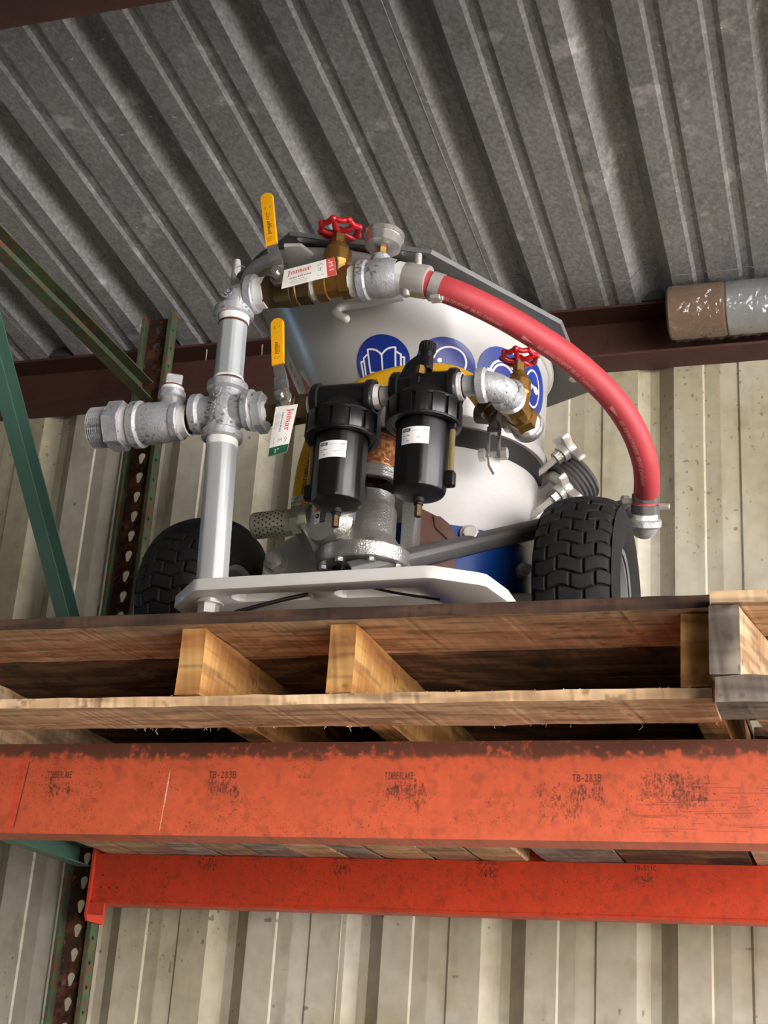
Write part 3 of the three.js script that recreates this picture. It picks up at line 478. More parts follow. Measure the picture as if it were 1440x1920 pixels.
// ---- safety stickers on the hopper
const disc = (bg, draw) => canvasTex(512, 512, (g) => { g.fillStyle = bg; g.fillRect(0, 0, 512, 512); g.strokeStyle = g.fillStyle = '#f6f6f2'; g.lineWidth = 17; g.lineJoin = 'round'; g.lineCap = 'round'; draw(g); });
const line = (g, ...p) => { g.beginPath(); g.moveTo(p[0], p[1]); for (let i = 2; i < p.length; i += 2) g.lineTo(p[i], p[i + 1]); g.stroke(); };
const BL = '#12308c';
const signBook = disc(BL, (g) => {
  const half = (s) => { const X = (x) => 256 + s * x; g.beginPath(); g.moveTo(X(0), 190); g.quadraticCurveTo(X(50), 118, X(128), 128); g.lineTo(X(124), 330); g.quadraticCurveTo(X(45), 336, X(0), 392); g.stroke(); line(g, X(134), 168, X(176), 196, X(172), 395); g.beginPath(); g.moveTo(X(172), 395); g.quadraticCurveTo(X(70), 352, X(0), 396); g.stroke(); line(g, X(182), 222, X(206), 224, X(198), 424, X(6), 420); };
  half(-1); half(1); line(g, 256, 190, 256, 400);
});
const signMask = disc(BL, (g) => {
  g.beginPath(); g.moveTo(150, 190); g.bezierCurveTo(180, 70, 330, 50, 396, 130); g.bezierCurveTo(450, 210, 420, 290, 370, 340); g.lineTo(350, 420); g.stroke();
  g.beginPath(); g.arc(200, 210, 20, 0, 7); g.fill(); g.fillRect(150, 262, 80, 120); line(g, 228, 280, 420, 262); line(g, 228, 356, 370, 390); line(g, 370, 340, 340, 452);
});
const signEars = disc(BL, (g) => {
  g.lineWidth = 20; g.beginPath(); g.arc(270, 270, 150, Math.PI, Math.PI * 1.98); g.stroke(); g.beginPath(); g.arc(270, 270, 118, Math.PI, Math.PI * 1.98); g.stroke();
  g.fillRect(92, 230, 66, 120); g.fillRect(382, 230, 66, 120); g.beginPath(); g.moveTo(168, 300); g.quadraticCurveTo(180, 420, 270, 430); g.quadraticCurveTo(360, 420, 372, 300); g.stroke();
});
const signEyes = disc(BL, (g) => { g.beginPath(); g.ellipse(256, 270, 128, 172, 0, 0, 7); g.stroke(); g.fillRect(120, 236, 272, 22); for (const x of [196, 316]) { g.beginPath(); g.ellipse(x, 262, 46, 36, 0, 0, 7); g.fill(); } });
function sticker(name, label, th, t, rad, tex, tall = 1, roll = 0) {  // conformal round sticker on the hopper
  const e = 0.003, tu = cone(th - e, t).sub(cone(th + e, t)).multiplyScalar(0.5 / e), tv = cone(th, t + e).sub(cone(th, t - e)).multiplyScalar(0.5 / e), nn = tu.clone().cross(tv).normalize(), e1 = UPV.clone().cross(nn).normalize(), e2 = nn.clone().cross(e1);
  const a11 = tu.dot(e1), a12 = tv.dot(e1), a21 = tu.dot(e2), a22 = tv.dot(e2), det = a11 * a22 - a12 * a21;
  const g = skin((a, r) => { const x = rad * r * Math.cos(a * 2 * Math.PI), y = rad * tall * r * Math.sin(a * 2 * Math.PI), c = Math.cos(roll), s = Math.sin(roll); const p = x * c - y * s, q = x * s + y * c; return cone(th - (p * a22 - q * a12) / det, t + (q * a11 - p * a21) / det, 0.0012); }, 48, 8), uv = g.attributes.uv;
  for (let i = 0; i < uv.count; i++) { const a = uv.getX(i) * 2 * Math.PI, r = uv.getY(i); uv.setXY(i, 0.5 + 0.5 * r * Math.cos(a), 0.5 + 0.5 * r * Math.sin(a)); }
  const m = part(name, g, phy({ map: tex, roughness: 0.35, clearcoat: 0.5, clearcoatRoughness: 0.2, side: THREE.DoubleSide }), ma, true); m.userData.label = label;
  return m;
}
const D = Math.PI / 180;
sticker('safety_sticker', 'round blue sticker with an open book', 92 * D, 0.31, 0.05, signBook);
sticker('safety_sticker', 'round blue sticker with a masked head', 63.5 * D, 0.33, 0.053, signMask);
sticker('safety_sticker', 'round blue sticker with ear defenders', 35.5 * D, 0.41, 0.053, signEars);
sticker('safety_sticker', 'round blue sticker with a goggled face', 14 * D, 0.5, 0.052, signEyes);
{ // printed lettering and red diamond at the left side of the hopper
  const patch = (name, th0, th1, t0, t1, tex) => part(name, skin((u, v) => cone(th0 + (th1 - th0) * u, t0 + (t1 - t0) * v, 0.0012), 12, 8), phy({ map: tex, roughness: 0.4, clearcoat: 0.4 }), ma, true);
  patch('lettering', 158 * D, 147 * D, 0.3, 0.52, canvasTex(256, 256, (g) => { g.fillStyle = '#d9d8d1'; g.fillRect(0, 0, 256, 256); g.fillStyle = '#1a1a1a'; g.font = 'bold 72px sans-serif'; g.fillText('pot', 40, 90); g.font = 'bold 40px sans-serif'; g.fillText('blast', 44, 140); g.fillText('unit', 60, 190); }));
  patch('red_sticker', 150 * D, 139.5 * D, 0.14, 0.38, canvasTex(256, 256, (g) => { g.fillStyle = '#d9d8d1'; g.fillRect(0, 0, 256, 256); g.fillStyle = '#c11a22'; g.beginPath(); g.moveTo(128, 6); g.lineTo(240, 128); g.lineTo(128, 250); g.lineTo(16, 128); g.fill(); g.fillStyle = '#f2f0ec'; g.font = 'bold 56px sans-serif'; g.fillText('robbie', 44, 146); }));
}

// ---- base plate, wheels, axle
{
  const s = poly([[-1.062, -2.1], [-0.996, -2.025], [-0.985, -2.022], [-0.612, -2.006], [-0.598, -2.009], [-0.538, -2.046], [-0.528, -2.056], [-0.512, -2.13], [-0.512, -2.5], [-1.062, -2.5]]);
  s.holes.push(slot(-0.945, -0.808, -2.066, 0.0185), slot(-0.772, -0.625, -2.066, 0.0185));
  const lim = ext(s, 0.02, 0.0012, 12); onFloorPlan(lim);
  part('base_plate', lim.translate(0, 2.348, 0), M.plateUnder, ma);
  part('plate_bolt', [hexa(V(-0.986, 2.304, -2.07), V(-0.986, 2.319, -2.07), 0.0175), cyl(V(-0.986, 2.319, -2.07), V(-0.986, 2.323, -2.07), 0.024), cyl(V(-0.986, 2.323, -2.07), V(-0.986, 2.328, -2.07), 0.018)], M.steel, ma);
  for (const x of [-1.04, -0.52]) part('frame_rail', rbox(x - 0.012, x + 0.012, 2.2342, 2.328, -2.62, -2.2, 0.002), M.plateUnder, ma);
  part('cable', tube([V(-0.935, 2.303, -2.06), V(-0.875, 2.322, -2.072), V(-0.83, 2.336, -2.085), V(-0.8, 2.345, -2.1)], 0.0035, 20, 8), M.black, ma);
  part('cable', tube([V(-0.735, 2.345, -2.07), V(-0.68, 2.327, -2.06), V(-0.6, 2.31, -2.055)], 0.0022, 20, 8), M.black, ma);
  const R = 0.171, W = 0.062;                                       // tyre: outer radius, half tread width
  const makeWheel = (cx, toe, label) => {
    const w = piece('wheel', ma), c = V(cx, 2.2345 + R, -2.352), o = origin; origin = c; w.position.copy(c).sub(o); w.rotation.y = toe;
    const NU = 72, NT = 836, rows = 42;
    const tri = (x) => Math.abs(((x % 1) + 1) % 1 - 0.5) * 4 - 1, soft = (x) => Math.max(-0.8, Math.min(0.8, tri(x))) / 0.8;
    const tread = skin((a, b) => {
      const u = b * 2 - 1, th = a * 2 * Math.PI, zz = (a * rows) + 0.17 * soft(u * 1.0 + 0.25), n = Math.floor(zz), f = zz - n, odd = ((n % 2) + 2) % 2;
      let d = 1 - sst(0.0, 0.045, f) * (1 - sst(0.91, 0.955, f));
      for (const q of odd ? [0.0, 0.62, -0.62, 1.4] : [0.34, -0.34, 0.97, -0.97]) d = Math.max(d, 1 - sst(0.012, 0.036, Math.abs(u - q)));
      const r = R - 0.012 * u * u - 0.006 * Math.pow(Math.abs(u), 6) - 0.0065 * d;
      return V(c.x + u * W, c.y + r * Math.cos(th), c.z + r * Math.sin(th));
    }, NT, NU);
    const side = [[-W, R - 0.022], [-W - 0.001, R - 0.02], [-W - 0.006, R - 0.034], [-W - 0.0095, R - 0.055], [-W - 0.006, R - 0.078], [-W + 0.004, R - 0.092], [-W + 0.008, R - 0.096]];
    const both = []; for (const sgn of [1, -1]) both.push(lathe(c, V(sgn, 0, 0), side.map(([t, r]) => [t, r]), 90, 1.2));
    part('tyre', [tread, ...both], M.rubber, w).userData.label = label;
    part('wheel_rim', [lathe(c, V(1, 0, 0), [[-W + 0.004, R - 0.098], [-W + 0.002, R - 0.09], [-W + 0.008, R - 0.1], [-0.012, R - 0.112], [-0.006, 0.03], [-W * 0.7, 0.028], [-W * 0.75, 0.018], [-W * 0.75, 0]], 60), lathe(c, V(-1, 0, 0), [[-W + 0.004, R - 0.098], [-W + 0.002, R - 0.09], [-W + 0.008, R - 0.1], [-0.012, R - 0.112], [-0.006, 0.03], [-W * 0.7, 0.028], [-W * 0.75, 0.018], [-W * 0.75, 0]], 60)], M.greyPaint, w); origin = o;
  };
  makeWheel(-0.428, 0, 'right tyre beside the hose end'); makeWheel(-1.118, -0.1, 'left tyre behind the riser pipe');
  part('axle', cyl(V(-1.1, 2.2345 + R, -2.352), V(-0.42, 2.2345 + R, -2.352), 0.0125), M.steel, ma);
  part('axle_bracket', ext(poly([[-1.0, 2.42], [-1.0, 2.478], [-0.985, 2.502], [-0.948, 2.524], [-0.925, 2.524], [-0.9, 2.5], [-0.866, 2.47], [-0.866, 2.348], [-1.0, 2.348]]), 0.01, 0.0015).translate(0, 0, -2.31), M.white, ma);
  part('bracket_bolt', [hexa(V(-0.974, 2.474, -2.3), V(-0.974, 2.474, -2.282), 0.018), cyl(V(-0.974, 2.474, -2.282), V(-0.974, 2.474, -2.27), 0.01), cyl(V(-0.974, 2.474, -2.303), V(-0.974, 2.474, -2.298), 0.022)], M.steel, ma);
}

// ---- fittings
const collar = (r, L, lip = 0.002) => [[0, r - lip - 0.006], [0, r - lip], [lip, r], [L - lip, r], [L, r - lip], [L + 0.002, r - 0.006]];
const tapeRing = (a, b, r, parent) => part('thread_tape', lathe(a, b.clone().sub(a), (() => { const L = b.distanceTo(a), n = Math.max(3, Math.round(L / 0.0022)), p = [[0, r - 0.003]]; for (let i = 0; i <= n; i++) p.push([L * i / n, r + (i % 2 ? 0.0005 : -0.0003)]); p.push([L, r - 0.003]); return p; })(), 32, 0.9), M.tape, parent);
const dope = (a, b, r, parent) => part('sealant_ring', cyl(a, b, r), M.dope, parent);
// swept bend from a (leaving along da) to b (arriving along db), collars at both ends
function elbow(name, a, da, b, db, r, mat, parent, cl = 0.016, rc = r * 1.18) {
  const P = piece(name, parent), k = a.distanceTo(b) * 0.4, curve = new THREE.CubicBezierCurve3(a, a.clone().addScaledVector(da, k), b.clone().addScaledVector(db, -k), b);
  part('bend', new THREE.TubeGeometry(curve, 28, r, 28), mat, P);
  part('collar', lathe(a, da, collar(rc, cl), 40), mat, P); part('collar', lathe(b, db.clone().negate(), collar(rc, cl), 40), mat, P);
  return P;
}
const X = V(1, 0, 0), Z = V(0, 0, 1);
const raised = (t, size, deep) => { const g = new TextGeometry(t, { font, size, depth: deep, curveSegments: 4 }); g.center(); return g; };
{
  // riser pipe from the plate up to the cross, and on to the upper elbow
  part('riser_pipe', lathe(V(-0.978, 2.3481, zm), V(-0.011, 0.26, 0), [[0, 0.0255], [0.258, 0.0255], [0.258, 0.02]], 48), M.pipe, ma);
  tapeRing(V(-0.988, 2.588, zm), V(-0.989, 2.606, zm), 0.0262, ma);
  const cr = piece('pipe_cross', ma), cc = V(-0.99, 2.654, zm);
  part('body', [lathe(cc.clone().add(V(0, -0.05, 0)), UPV, [[0, 0.0285], [0.02, 0.0285], [0.05, 0.032], [0.08, 0.0285], [0.1, 0.0285]], 40), lathe(cc.clone().add(V(-0.052, 0, 0)), X, [[0, 0.0285], [0.022, 0.0285], [0.052, 0.032], [0.08, 0.0285], [0.104, 0.0285]], 40), ball(cc, 0.0345, 32)], M.galv, cr);
  for (const [d, o] of [[V(0, 1, 0), -0.052], [V(0, -1, 0), -0.052], [V(1, 0, 0), -0.056], [V(-1, 0, 0), -0.054]]) part('collar', lathe(cc.clone().addScaledVector(d, o), d, collar(0.0345, 0.0155), 40), M.galv, cr);
  part('raised_lettering', raised('WARD', 0.0125, 0.002).rotateZ(1.3).rotateY(-0.1).translate(cc.x - 0.004, cc.y + 0.006, zm + 0.0375), M.galv, cr);
  dope(V(-0.99, 2.7065, zm), V(-0.9905, 2.712, zm), 0.0262, ma); tapeRing(V(-0.99, 2.712, zm), V(-0.99, 2.716, zm), 0.0255, ma);
  part('nipple', lathe(V(-0.99, 2.71, zm), V(-0.003, 0.11, 0), [[0, 0.0245], [0.124, 0.0245]], 44), M.nipple, ma);
  dope(V(-0.993, 2.818, zm), V(-0.993, 2.822, zm), 0.0258, ma); tapeRing(V(-0.993, 2.822, zm), V(-0.993, 2.838, zm), 0.0262, ma);
  const el = elbow('pipe_elbow', V(-0.994, 2.834, zm), V(0, 1, 0), V(-0.954, 2.876, zm), V(1, 0, 0), 0.0295, M.galv, ma, 0.016, 0.0345);
  part('raised_lettering', raised('USA', 0.011, 0.002).rotateZ(0.75).rotateX(-0.1).translate(-0.993, 2.868, zm + 0.0302), M.galv, el);
}
{ // left run: reducing tee with plug, hexagon nipple
  const y = 2.643, P = (x) => V(x, y, zm);
  tapeRing(P(-1.068), P(-1.052), 0.0262, ma);
  const t = piece('pipe_tee', ma);
  part('body', [lathe(P(-1.147), X, [[0, 0.034], [0.02, 0.0365], [0.05, 0.0345], [0.078, 0.028]], 44), lathe(V(-1.092, y + 0.02, zm), UPV, [[0, 0.0235], [0.016, 0.0185], [0.036, 0.0185]], 36)], M.galv, t);
  part('collar', lathe(P(-1.156), X, collar(0.0405, 0.017), 44), M.galv, t); part('collar', lathe(P(-1.066), X.clone().negate(), collar(0.0325, 0.015), 44), M.galv, t);
  part('collar', lathe(V(-1.092, 2.7, zm), V(0, -1, 0), collar(0.0235, 0.014), 36), M.galv, t);
  const pg = piece('pipe_plug', ma);
  part('thread', cyl(V(-1.092, 2.7, zm), V(-1.092, 2.707, zm), 0.0195), M.tape, pg); part('sealant_ring', cyl(V(-1.092, 2.7065, zm), V(-1.092, 2.71, zm), 0.0185), M.dope, pg);
  part('square_head', [rbox(-0.0145, 0.0145, 2.709, 2.729, -0.0145, 0.0145, 0.003).rotateY(0.5).translate(-1.092, 0, zm)], M.galv, pg);
  tapeRing(P(-1.172), P(-1.155), 0.0345, ma);
  const h = piece('hexagon_nipple', ma);
  part('hexagon', hexa(P(-1.198), P(-1.171), 0.0435), M.galv, h);
  const th = [[0, 0.026], [0, 0.031]]; for (let i = 0; i < 9; i++) th.push([0.0012 + i * 0.0038, 0.0312], [0.0031 + i * 0.0038, 0.0356]); th.push([0.036, 0.032], [0.036, 0.02]);
  part('thread', lathe(P(-1.234), X, th, 48, 0.3), M.galv, h);
}
// ball valve lying along x, stem towards the viewer, lever standing up
function ballValve(label, x0, x1, y, r, stem, lever, leverLen, tilt2, texture) {
  const B = piece('ball_valve', ma), L = x1 - x0, c = V(stem.x, y, zm); B.userData.label = label;
  part('valve_body', [hexa(V(x0, y, zm), V(x0 + L * 0.26, y, zm), r * 1.02), lathe(V(x0, y, zm), X, [[L * 0.24, r * 0.8], [L * 0.26, r * 1.02], [L * 0.46, r * 1.1], [L * 0.6, r * 1.1], [L * 0.615, r * 1.02], [L * 0.63, r * 1.08], [L * 0.72, r * 1.06], [L * 0.74, r]], 40), hexa(V(x0 + L * 0.72, y, zm), V(x1, y, zm), r * 1.02), lathe(V(stem.x, (y + stem.y) / 2, zm), Z, [[0, 0.014], [r * 1.15, 0.0135], [r * 1.3, 0.011]], 28)], M.bronze, B);
  const z0 = zm + r * 1.2;
  part('stem_nut', [hexa(V(stem.x, stem.y, z0 + 0.006), V(stem.x, stem.y, z0 + 0.018), 0.0125), cyl(V(stem.x, stem.y, z0 - 0.004), V(stem.x, stem.y, z0 + 0.024), 0.007), cyl(V(stem.x, stem.y, z0 + 0.002), V(stem.x, stem.y, z0 + 0.005), 0.0155)], M.chrome, B);
  // lever: strap from the stem, kinked outwards, with a vinyl sleeve
  const dir = lever.clone().sub(V(stem.x, stem.y, 0)).normalize(), nx = V(dir.y, -dir.x, 0), at = (s, z, o = 0) => V(stem.x, stem.y, 0).addScaledVector(dir, s).addScaledVector(nx, o).setZ(z);
  const strap = (s0, z0a, s1, z1, w0, w1, th) => { const A = at(s0, z0a), Bq = at(s1, z1), d = Bq.clone().sub(A), Ls = d.length(), g = ext(poly([[-w0, 0], [w0, 0], [w1, Ls], [-w1, Ls]]), th, 0.0006); const yv = d.normalize(), zv = nx.clone().cross(yv); return g.applyMatrix4(new THREE.Matrix4().makeBasis(nx, yv, zv).setPosition(A)); };
  part('lever', [strap(-0.012, z0 + 0.003, 0.03, z0 + 0.003, 0.012, 0.0115, 0.0025), strap(0.028, z0 + 0.003, 0.052, z0 + 0.017, 0.0112, 0.0095, 0.0025), strap(0.05, z0 + 0.0165, 0.06, z0 + 0.017, 0.0095, 0.0095, 0.0025), strap(0.016, z0 + 0.0055, 0.036, z0 + 0.0075, 0.012, 0.011, 0.006)], M.chrome, B);
  const S = leverLen, w = 0.0115, sh = new THREE.Shape(); sh.moveTo(-w * 0.92, 0); sh.lineTo(w * 0.92, 0); sh.lineTo(w, S - w); sh.absarc(0, S - w, w, 0, Math.PI, false); sh.closePath();
  const g = ext(sh, 0.0065, 0.0015, 16), p = g.attributes.position, uv = g.attributes.uv; for (let i = 0; i < p.count; i++) uv.setXY(i, p.getX(i) / (2 * w) + 0.5, p.getY(i) / S);
  const A = at(0.054, z0 + 0.016), yv = dir.clone().setZ(tilt2).normalize(), zv = nx.clone().cross(yv);
  part('lever_sleeve', g.applyMatrix4(new THREE.Matrix4().makeBasis(nx, yv, zv).setPosition(A)), texture, B, true);
}
const sleeveTex = (lines) => std({ roughness: 0.42, map: canvasTex(128, 512, (g) => { g.fillStyle = '#f4ad12'; g.fillRect(0, 0, 128, 512); g.fillStyle = '#2a2008'; g.translate(64, 256); g.rotate(-Math.PI / 2); lines(g); }) });
const sleeve1 = sleeveTex((g) => { g.font = 'bold 46px sans-serif'; g.fillText('Jomar', -160, 8); g.font = 'bold 15px sans-serif'; g.fillText('VALVE', -100, 22); for (let i = 0; i < 3; i++) { g.font = '12px sans-serif'; } g.save(); g.rotate(Math.PI / 2); g.font = '13px sans-serif'; g.fillText('600 WOG', -36, 196); g.fillText('150 WSP', -36, 212); g.fillText('CLASS A', -36, 228); g.restore(); g.font = 'italic bold 34px serif'; g.fillText('UL', -20, 4); g.font = 'bold 22px sans-serif'; g.fillText('FM', 28, -8); g.font = 'bold 15px sans-serif'; g.fillText('CSA', 24, 18); g.fillText('OFF', 88, -18); g.fillText('ON', 92, 34); });
const sleeve2 = sleeveTex((g) => { g.font = 'bold 48px sans-serif'; g.fillText('Jomar', -150, 6); g.font = 'bold 16px sans-serif'; g.fillText('LEAD FREE', -134, 26); g.save(); g.rotate(Math.PI / 2); g.font = '14px sans-serif'; g.fillText('600 WOG', -34, 186); g.fillText('150 WSP', -34, 204); g.restore(); g.fillText('OFF', 136, -14); g.fillText('ON', 142, 32); });
ballValve('bronze ball valve of the upper run', -0.938, -0.853, 2.877, 0.0275, V(-0.902, 2.884, 0), V(-0.9225, 2.98, 0), 0.112, -0.06, sleeve1);
ballValve('bronze ball valve of the lower run', -0.909, -0.838, 2.6485, 0.024, V(-0.874, 2.655, 0), V(-0.8855, 2.74, 0), 0.09, -0.06, sleeve2);
tapeRing(V(-0.956, 2.8765, zm), V(-0.937, 2.877, zm), 0.0268, ma); tapeRing(V(-0.855, 2.878, zm), V(-0.842, 2.879, zm), 0.023, ma);
{ // hex bushing between the cross and the lower valve
  tapeRing(V(-0.941, 2.647, zm), V(-0.93, 2.647, zm), 0.0295, ma);
  part('hex_bushing', hexa(V(-0.931, 2.647, zm), V(-0.917, 2.648, zm), 0.0355), M.nipple, ma);
  tapeRing(V(-0.917, 2.648, zm), V(-0.908, 2.6485, zm), 0.0225, ma); tapeRing(V(-0.839, 2.65, zm), V(-0.829, 2.651, zm), 0.0205, ma);
}
// gate valve with a cast handwheel: axis line a -> b, stem upwards
function gateValve(label, a, b, r, stemH, wheelR, mat) {
  const G = piece('gate_valve', ma), d = b.clone().sub(a), L = d.length(), c = a.clone().lerp(b, 0.5), u = d.clone().normalize(); G.userData.label = label;
  part('valve_body', [hexa(a, a.clone().addScaledVector(u, L * 0.3), r * 1.12), hexa(b.clone().addScaledVector(u, -L * 0.3), b, r * 1.12), lathe(a, u, [[L * 0.28, r * 0.86], [L * 0.5, r * 0.98], [L * 0.72, r * 0.86]], 32), lathe(c, UPV, [[0, r * 0.86], [r * 1.2, r * 0.86], [r * 1.55, r * 0.96]], 32), ball(c, r * 0.9, 24)], mat, G);
  const y = c.y + r * 1.5, P = (h) => V(c.x, y + h, c.z), h = stemH;
  part('bonnet', [lathe(P(0), UPV, [[-0.004, r * 0.9], [0, r * 0.98], [h * 0.34, r * 0.96], [h * 0.37, r * 0.9], [h * 0.43, r * 0.76], [h * 0.5, r * 0.72], [h * 0.51, r * 0.52], [h * 0.66, r * 0.42]], 36, 0.35), hexa(P(h * 0.6), P(h * 0.84), r * 0.5)], mat, G);
  part('stem', [cyl(P(h * 0.7), P(h * 1.06), r * 0.16), hexa(P(h * 1.03), P(h * 1.09), r * 0.28)], M.steel, G);
  const W = P(h), rim = []; for (let i = 0; i < 96; i++) { const t = i / 96 * 2 * Math.PI, q = wheelR * (0.93 + 0.025 * Math.cos(8 * t)); rim.push(V(W.x + q * Math.cos(t), W.y + 0.0012 * Math.cos(8 * t) + 0.002, W.z + q * Math.sin(t))); }
  const bits = [tube(rim, wheelR * 0.15, 192, 12, true), lathe(W.clone().add(V(0, -0.005, 0)), UPV, [[0, 0.003], [0, wheelR * 0.26], [0.009, wheelR * 0.24], [0.009, 0.003]], 24)];
  for (let k = 0; k < 5; k++) { const t = k * Math.PI * 0.4 + 0.25; bits.push(tube([W.clone(), V(W.x + wheelR * 0.55 * Math.cos(t + 0.12), W.y - 0.004, W.z + wheelR * 0.55 * Math.sin(t + 0.12)), V(W.x + wheelR * 0.97 * Math.cos(t), W.y + 0.001, W.z + wheelR * 0.97 * Math.sin(t))], wheelR * 0.15, 10, 10)); }
  for (let k = 0; k < 8; k++) { const t = k * Math.PI / 4; bits.push(ball(V(W.x + wheelR * 1.01 * Math.cos(t), W.y + 0.0032, W.z + wheelR * 1.01 * Math.sin(t)), wheelR * 0.185, 10)); }
  part('handwheel', bits, M.red, G);
}
gateValve('bronze gate valve with a red handwheel beside the pressure gauge', V(-0.843, 2.879, zm), V(-0.783, 2.881, zm), 0.0255, 0.066, 0.0345, M.brass);
gateValve('brass gate valve with a red handwheel in front of the ear sticker', V(-0.512, 2.655, -2.097), V(-0.503, 2.649, -2.163), 0.0215, 0.064, 0.029, M.brass);
{ // tee under the gauge, hose tail
  tapeRing(V(-0.784, 2.881, zm), V(-0.765, 2.881, zm), 0.0265, ma);
  const t = piece('pipe_tee', ma);
  part('body', [lathe(V(-0.763, 2.881, zm), X, [[0, 0.0285], [0.03, 0.034], [0.05, 0.0335], [0.064, 0.028]], 40), lathe(V(-0.735, 2.895, zm), UPV, [[0, 0.022], [0.02, 0.0175], [0.028, 0.016]], 32)], M.galv, t);
  part('collar', lathe(V(-0.769, 2.881, zm), X, collar(0.0345, 0.016), 40), M.galv, t);
  const dz = V(0.045, -0.012, -0.002).normalize(), e0 = V(-0.7, 2.879, zm);
  tapeRing(e0.clone().addScaledVector(dz, -0.004), e0.clone().addScaledVector(dz, 0.016), 0.027, ma);
  const k = piece('hose_coupling', ma);
  part('ferrule', lathe(e0, dz, [[0.012, 0.022], [0.012, 0.0275], [0.02, 0.0285], [0.05, 0.0285], [0.053, 0.0275], [0.053, 0.02]], 40), M.steel, k);
  part('locking_pin', cyl(V(-0.664, 2.892, zm + 0.012), V(-0.664, 2.912, zm + 0.014), 0.0062), M.steel, k); part('locking_pin', cyl(V(-0.683, 2.838, zm + 0.006), V(-0.684, 2.855, zm + 0.008), 0.006), M.steel, k);
  const G = piece('pressure_gauge', ma), g0 = V(-0.733, 2.905, zm);
  part('stem', [cyl(g0.clone().add(V(0, 0.012, 0)), g0.clone().add(V(0, 0.022, 0)), 0.011), hexa(g0.clone().add(V(0, 0.02, 0)), g0.clone().add(V(0, 0.034, 0)), 0.0095)], M.brass, G);
  tapeRing(g0.clone().add(V(0, 0.008, 0)), g0.clone().add(V(0, 0.016, 0)), 0.0135, G);
  const ax = V(0.06, 1, -0.05).normalize();
  part('case', lathe(g0.clone().add(V(0.0, 0.034, 0)), ax, [[0, 0], [0, 0.025], [0.003, 0.0305], [0.021, 0.0315], [0.022, 0.034], [0.029, 0.034], [0.03, 0.032]], 56), M.inox, G);
  part('dial', cyl(g0.clone().addScaledVector(ax, 0.056), g0.clone().addScaledVector(ax, 0.058), 0.0315), M.white, G);
}
{ // red air hose
  const pts = [V(-0.66, 2.868, -2.057), V(-0.645, 2.8615, -2.06), V(-0.608, 2.848, -2.068), V(-0.568, 2.834, -2.09), V(-0.53, 2.821, -2.12), V(-0.492, 2.806, -2.155), V(-0.453, 2.789, -2.192), V(-0.415, 2.766, -2.232), V(-0.376, 2.733, -2.275), V(-0.348, 2.693, -2.322), V(-0.337, 2.66, -2.362), V(-0.3375, 2.64, -2.4), V(-0.346, 2.624, -2.448), V(-0.3505, 2.606, -2.458)];
  const hoseTex = canvasTex(2048, 256, (g, w, h) => { g.fillStyle = '#b43d43'; g.fillRect(0, 0, w, h); g.fillStyle = '#dc948c'; g.font = 'italic bold 19px sans-serif'; for (const x of [60, 720, 1380]) { g.fillText('RED  AIR/MULTIPURPOSE  300 PSI  (Continental', x, 128); g.beginPath(); g.moveTo(x + 560, 112); g.lineTo(x + 640, 120); g.lineTo(x + 560, 128); g.fill(); } });
  const t = hoseTex.clone(); t.wrapS = t.wrapT = THREE.RepeatWrapping; t.offset.set(0, -0.3); t.needsUpdate = true;
  const hoseMat = std({ map: t, roughness: 0.55, bumpMap: rep(grainTex, 40, 4), bumpScale: 0.0003 });
  part('red_hose', new THREE.TubeGeometry(new THREE.CatmullRomCurve3(pts, false, 'centripetal'), 140, 0.0225, 32), hoseMat, ma, true);
  const ring = (name, p, d, r, L, mat) => part(name, lathe(p.clone().addScaledVector(d, -L / 2), d, [[0, r - 0.003], [0, r], [L, r], [L, r - 0.003]], 36), mat, ma);
  ring('hose_clamp', pts[1].clone().lerp(pts[2], 0.25), V(0.9, -0.32, -0.2).normalize(), 0.0245, 0.018, M.steel);
  part('clamp_screw', [rbox(-0.642, -0.624, 2.826, 2.834, zm - 0.006, zm + 0.012, 0.002), cyl(V(-0.646, 2.83, zm + 0.004), V(-0.62, 2.83, zm + 0.003), 0.004)], M.steel, ma);
  const e = pts[12], d = V(-0.16, -0.33, -0.9).normalize();
  const dn = V(-0.1, -0.9, -0.5).normalize(), q = (s) => e.clone().addScaledVector(dn, s);
  ring('hose_clamp', q(0.002), dn, 0.0245, 0.013, M.darkPipe);
  const k = piece('hose_coupling', ma);
  part('ferrule', lathe(q(0.014), dn, [[0, 0.02], [0, 0.0255], [0.016, 0.0255], [0.016, 0.02]], 36), M.darkPipe, k);
  part('locking_pin', cyl(q(0.012).add(V(-0.04, 0.004, 0.005)), q(0.012).add(V(-0.022, 0.003, 0.005)), 0.0055), M.steel, k); part('locking_pin', cyl(q(0.016).add(V(0.022, -0.003, 0)), q(0.016).add(V(0.042, -0.004, 0)), 0.0055), M.steel, k);
  tapeRing(q(0.028), q(0.044), 0.0215, ma);
  elbow('pipe_elbow', q(0.04), dn, V(-0.4, 2.628, -2.52), V(-1, -0.08, 0.3).normalize(), 0.0245, M.galv, ma, 0.014, 0.029);
}
{ // grey delivery pipe lying across the front, open at its left end
  const a = V(-0.768, 2.376, -2.1), b = V(-0.385, 2.634, -2.52), d = b.clone().sub(a), L = d.length();
  part('delivery_pipe', lathe(a, d, [[L, 0.013], [L, 0.0172], [0, 0.0172], [0, 0.0135], [L * 0.9, 0.0135]], 40), M.darkPipe, ma);
}
